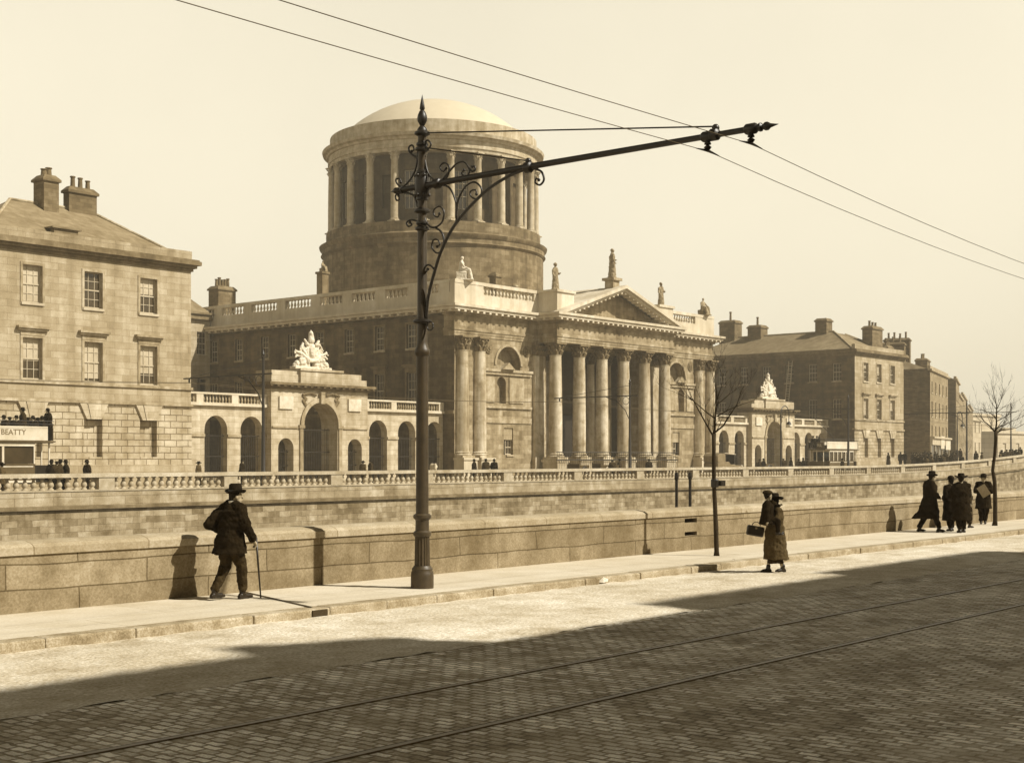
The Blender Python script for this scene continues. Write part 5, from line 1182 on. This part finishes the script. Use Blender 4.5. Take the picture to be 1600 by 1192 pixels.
# ================================================================== TRAMS
def text_mesh(txt, size, m, parent, loc, rot, ext=.004):
    cu = bpy.data.curves.new('lettering', 'FONT'); cu.body = txt; cu.size = size; cu.extrude = ext; cu.align_x = 'CENTER'; cu.align_y = 'CENTER'; cu.offset = size*.012
    o = bpy.data.objects.new('lettering', cu); COL.objects.link(o); dg = bpy.context.evaluated_depsgraph_get()
    me = bpy.data.meshes.new_from_object(o.evaluated_get(dg)); bpy.data.objects.remove(o); me.materials.clear(); me.materials.append(M[m])
    q = bpy.data.objects.new('lettering', me); COL.objects.link(q); q.parent = parent; q.location = loc; q.rotation_euler = rot; return q
def tram(label, L, sidetxt=None, endtxt=None, wins=4):
    """open topped electric tram, body from x=0 to L, side facing -y"""
    t = thing('tram', label, 'tram', (0,0,0), 'open topped trams on the far quay'); Wd = 1.9; a, b = 1.0, L-1.0
    q = MB(); q.box(a, b, 0, Wd, .55, 1.45); q.box(a-.02, b+.02, -.03, Wd+.03, 1.45, 1.53); q.build('lower_panel', 'tramd', t)
    q = MB(); q.box(a+.1, b-.1, -.02, -.001, .75, .98); q.box(a+.1, b-.1, -.015, -.001, 1.36, 1.42); q.box(a, b, -.1, 0, .55, .66); q.build('panel_trim', 'tramw', t)
    q = MB(); p = (b-a)/wins
    for i in range(wins+1): x = a+i*p; q.box(max(a, x-.06), min(b, x+.06), 0, .06, 1.53, 2.45); q.box(max(a, x-.06), min(b, x+.06), Wd-.06, Wd, 1.53, 2.45)
    q.box(a, b, -.015, Wd+.015, 2.451, 2.62); q.build('window_frame', 'tramw', t)
    q = MB(); q.box(a, b, .07, .09, 1.54, 2.45); q.box(a, b, Wd-.09, Wd-.07, 1.54, 2.45); q.build('pane', 'glass', t)
    MB().box(a+.1, b-.1, .5, Wd-.5, 1.0, 1.9).build('seat', 'tramin', t)
    q = MB(); q.box(-.15, L+.15, -.12, Wd+.12, 2.66, 2.74); q.box(-.05, L+.05, -.05, Wd+.05, 2.621, 2.659); q.build('deck', 'tramd', t)
    for x0, x1, x2 in ((.05,.95,0),(L-.95,L-.05,L-.06)): MB().box(x0, x1, .05, Wd-.05, .45, .55).box(x2, x2+.06, .15, Wd-.15, .549, 1.45).build('platform', 'tramd', t)
    q = MB()
    for x in (.05, L-.05):
        for y in (.2, Wd/2, Wd-.2): q.box(x-.035, x+.035, y-.035, y+.035, 1.451, 2.62)
    q.build('platform_post', 'tramw', t)
    q = MB(); q.box(.3, L-.3, -.1, -.05, 2.76, 3.5); q.box(.3, L-.3, Wd+.05, Wd+.1, 2.76, 3.5); q.build('side_board', 'tramw', t)
    q = MB(); q.box(-.12, -.08, .05, Wd-.05, 2.76, 3.45); q.box(L+.08, L+.12, .05, Wd-.05, 2.76, 3.45); q.build('end_board', 'tramd', t)
    q = MB()
    for x in [.3+(L-.6)*i/8 for i in range(9)]:
        for y in (-.03, Wd+.03): q.tube([(x,y,2.74),(x,y,3.78)], .015, 5)
    for z in (3.62, 3.78): q.tube([(-.1,-.03,z),(L+.1,-.03,z),(L+.1,Wd+.03,z),(-.1,Wd+.03,z),(-.1,-.03,z)], .018, 5)
    q.tube([(L/2,Wd/2,2.7),(L/2,Wd/2,4.0),(L/2-3.2,Wd/2+.4,5.8)], .035, 6); q.build('deck_rail', 'iron', t)
    q = MB()
    for x in (L*.36, L*.64):
        for y in (.2, Wd-.2): q.tube([(x,y-.05,.38),(x,y+.05,.38)], .38, 16)
    q.box(L*.25, L*.75, .3, Wd-.3, .2, .5); q.build('truck', 'iron', t)
    for i in range(6): MB().box(1.2+i*(L-2.4)/5, 1.55+i*(L-2.4)/5, .15, Wd-.15, 2.741, 3.15).build('deck_seat', 'tramd', t)
    if sidetxt: text_mesh(sidetxt, .40, 'carbody', t, (L-.3-1.98, -.106, 3.17), (PI/2, 0, 0))
    if endtxt: text_mesh(endtxt, .42, 'tramw', t, (-.126, Wd/2, 3.1), (PI/2, 0, -PI/2))
    return t
tl = tram('open topped tram at the left edge with a white board lettered BEATTY', 9.2, 'BEATTY'); tl.location = (30.95, 66, .3)
tr_ = tram('distant open topped tram with plain white side boards by the right gateway', 7.4, None, 'BOVRIL', 6); tr_.location = (127.4, 66, .3)
for i, (u, k, yw, lb_) in enumerate(((8, 0, 3, 'leftmost upper deck passenger on the left tram'), (36, 1, 2.6, 'tallest upper deck passenger on the left tram'), (53, 2, 3.4, 'third seated upper deck passenger of the left tram'), (61, 2, 2.2, 'fourth upper deck passenger of the left tram, leaning'), (75, 0, 3.1, 'passenger at the rear top step of the left tram'), (16, 2, 1.5, 'second passenger from the left on the left tram'), (26, 0, 4, 'seated passenger beside the tallest one on the left tram'), (45, 3, 2, 'passenger in the middle of the left tram deck'), (68, 0, 2.7, 'dark passenger near the end rail of the left tram deck'))):
    y = 66.6+.35*(i % 2); st_ = i in (1, 4); far_person(k if st_ else 5+i % 2, X_at(u, y), y, 3.05, yw, lb_, 'upper deck passengers')
for i, (u, lb_) in enumerate(((1271, 'dark upper deck passenger at the front end of the distant tram'), (1277, 'second upper deck passenger of the distant tram'))): far_person(5, X_at(u, 67), 67, 3.05, 3, lb_, 'upper deck passengers')

# ================================================================== MOTOR CAR, CARTS, LADDER
car = thing('motor_car', 'old motor car with a pale canvas hood parked before the right arcade', 'car', (0,0,0))
q = MB(); pf = [(0,.55),(0,1.35),(.15,1.5),(1.9,1.5),(2.2,1.25),(3.0,1.2),(4.3,1.12),(4.35,.6)]
q.add([(x,0,z) for x, z in pf]+[(x,1.5,z) for x, z in pf], [tuple(range(8)), tuple(range(15,7,-1))]+[(i, 8+i, 8+(i+1) % 8, (i+1) % 8) for i in range(8)]); q.build('body', 'carbody', car, bevel=.06)
q = MB(); pf = [(.0,1.45),(-.05,2.0),(.2,2.2),(1.3,2.22),(1.3,1.45)]; q.add([(x,.0,z) for x, z in pf]+[(x,1.5,z) for x, z in pf], [tuple(range(5)), tuple(range(9,4,-1))]+[(i, 5+i, 5+(i+1) % 5, (i+1) % 5) for i in range(5)]); q.build('hood_back', 'carbody', car, bevel=.05)
q = MB(); q.add([(1.1,-.03,2.235),(3.0,-.03,2.12),(3.0,1.53,2.12),(1.1,1.53,2.235),(1.1,-.03,2.28),(3.0,-.03,2.16),(3.0,1.53,2.16),(1.1,1.53,2.28)], [(3,2,1,0),(4,5,6,7),(0,1,5,4),(1,2,6,5),(2,3,7,6),(3,0,4,7)]); q.build('canvas_roof', 'canvas', car)
q = MB(); q.box(2.75,2.8,0,1.5,1.25,2.12); q.box(1.31,1.36,0,.05,1.5,2.2); q.box(1.31,1.36,1.45,1.5,1.5,2.2); q.build('windscreen_frame', 'iron', car)
for x in (.75, 3.55):
    for y in (-.12, 1.62):
        w_ = MB(); w_.tube([(x+.42*math.cos(a), y, .42+.42*math.sin(a)) for a in [2*PI*i/20 for i in range(21)]], .055, 6); w_ = w_.build('wheel', 'iron', car, True)
        h_ = MB(); h_.tube([(x,y-.05,.42),(x,y+.05,.42)], .08, 8)
        for i in range(10): a = PI*i/5; h_.tube([(x,y,.42),(x+.4*math.cos(a),y,.42+.4*math.sin(a))], .014, 4)
        h_.build('spoke', 'frame', w_)
        if y < 0: g_ = MB(); g_.tube([(x+.56*math.cos(a), y, .42+.56*math.sin(a)) for a in [PI*.05+PI*.9*i/10 for i in range(11)]], .07, 5, flat=2.2); g_.build('mudguard', 'tramw', car, True)
for y in (.25, 1.25): MB().ball((4.45,y,1.05), .13, 8).build('headlight', 'tramw', car, True)
car.location = (104.0, 64.2, .3)
def cart(label, x, y, yaw, wheelm='iron', body='cloth3'):
    t = thing('cart', label, 'cart', (0,0,0)); q = MB(); q.box(0,1.9,0,1.1,.85,.93); q.box(0,.06,0,1.1,.93,1.35); q.box(0,1.9,0,.05,.93,1.25); q.box(0,1.9,1.05,1.1,.93,1.25)
    q.build('box', body, t); q = MB()
    for yy in (.1,1.0): q.tube([(1.9,yy,.9),(3.6,yy,.55)], .04, 6)
    q.build('shaft', 'iron', t)
    for yy in (-.1, 1.2):
        w_ = MB(); w_.tube([(.9+.55*math.cos(a), yy, .58+.55*math.sin(a)) for a in [2*PI*i/20 for i in range(21)]], .05, 6); w_.tube([(.9,yy-.08,.58),(.9,yy+.08,.58)], .11, 8)
        for i in range(12): a = PI*i/6; w_.tube([(.9,yy,.58),(.9+.52*math.cos(a),yy,.58+.52*math.sin(a))], .022, 4)
        w_.build('wheel', wheelm, t)
    put(t, x, y, .3, yaw); return t
cart('dark handcart with shafts tipped before the portico steps', X_at(905, 68), 68, .2); cart('dark handcart with pale wheels before the portico steps', X_at(938, 67.4), 67.4, -.3, 'frame')
cart('low dark cart standing at the right gateway', X_at(1195, 70), 70, 0, body='cloth3')
ld = MB()
for dy_ in (0, .5): ld.tube([(154.9,86.2+dy_,.3),(156.1,85.4+dy_,14.4)], .05, 6)
for i in range(1, 44): s_ = i/44; ld.tube([(154.9+1.2*s_,86.2-.8*s_,.3+14.1*s_),(154.9+1.2*s_,86.7-.8*s_,.3+14.1*s_)], .025, 4)
tag(ld.build('ladder', 'canvas'), 'long pale ladder leaning on the dark side wall of the right block', 'ladder')

# litter in the gutter
rl_ = random.Random(3)
for i, (u, v, s_, lb_) in enumerate(((1148,884,.13,'crumpled white paper in the gutter left of the woman'), (1170,882,.08,'small paper scrap right beside the woman'), (942,911,.10,'flat white paper scrap in the gutter right of the big pole'), (1529,836,.12,'white paper scrap in the gutter before the newspaper reader'))):
    d = 2150*2.27/(v-715); p = FWD*d+RGT*((u-800)/2150*d); q = MB(); n_ = 8
    q.ball((0,0,s_*.45), s_, 5, (1.2,.9,.5)); q.v = [(a*(1+rl_.uniform(-.3,.3)), b*(1+rl_.uniform(-.3,.3)), max(0,c*(1+rl_.uniform(-.3,.3)))) for a, b, c in q.v]
    o = q.build('paper_scrap', 'paperw'); o.location = (p.x, p.y, -.12); tag(o, lb_, 'litter')

# ================================================================== HAZE
hz_ = MB().box(-140, 760, -90, 860, -6, 60).build('haze', 'paper'); tag(hz_, kind='stuff'); hz_.data.materials.clear()
hm = bpy.data.materials.new('haze_air'); hm.use_nodes = True; n_ = hm.node_tree; n_.nodes.clear()
ho_ = n_.nodes.new('ShaderNodeOutputMaterial'); pv = n_.nodes.new('ShaderNodeVolumePrincipled'); n_.links.new(pv.outputs[0], ho_.inputs['Volume'])
pv.inputs['Color'].default_value = (1, .93, .76, 1); pv.inputs['Density'].default_value = .0007; pv.inputs['Anisotropy'].default_value = .1
hz_.data.materials.append(hm)
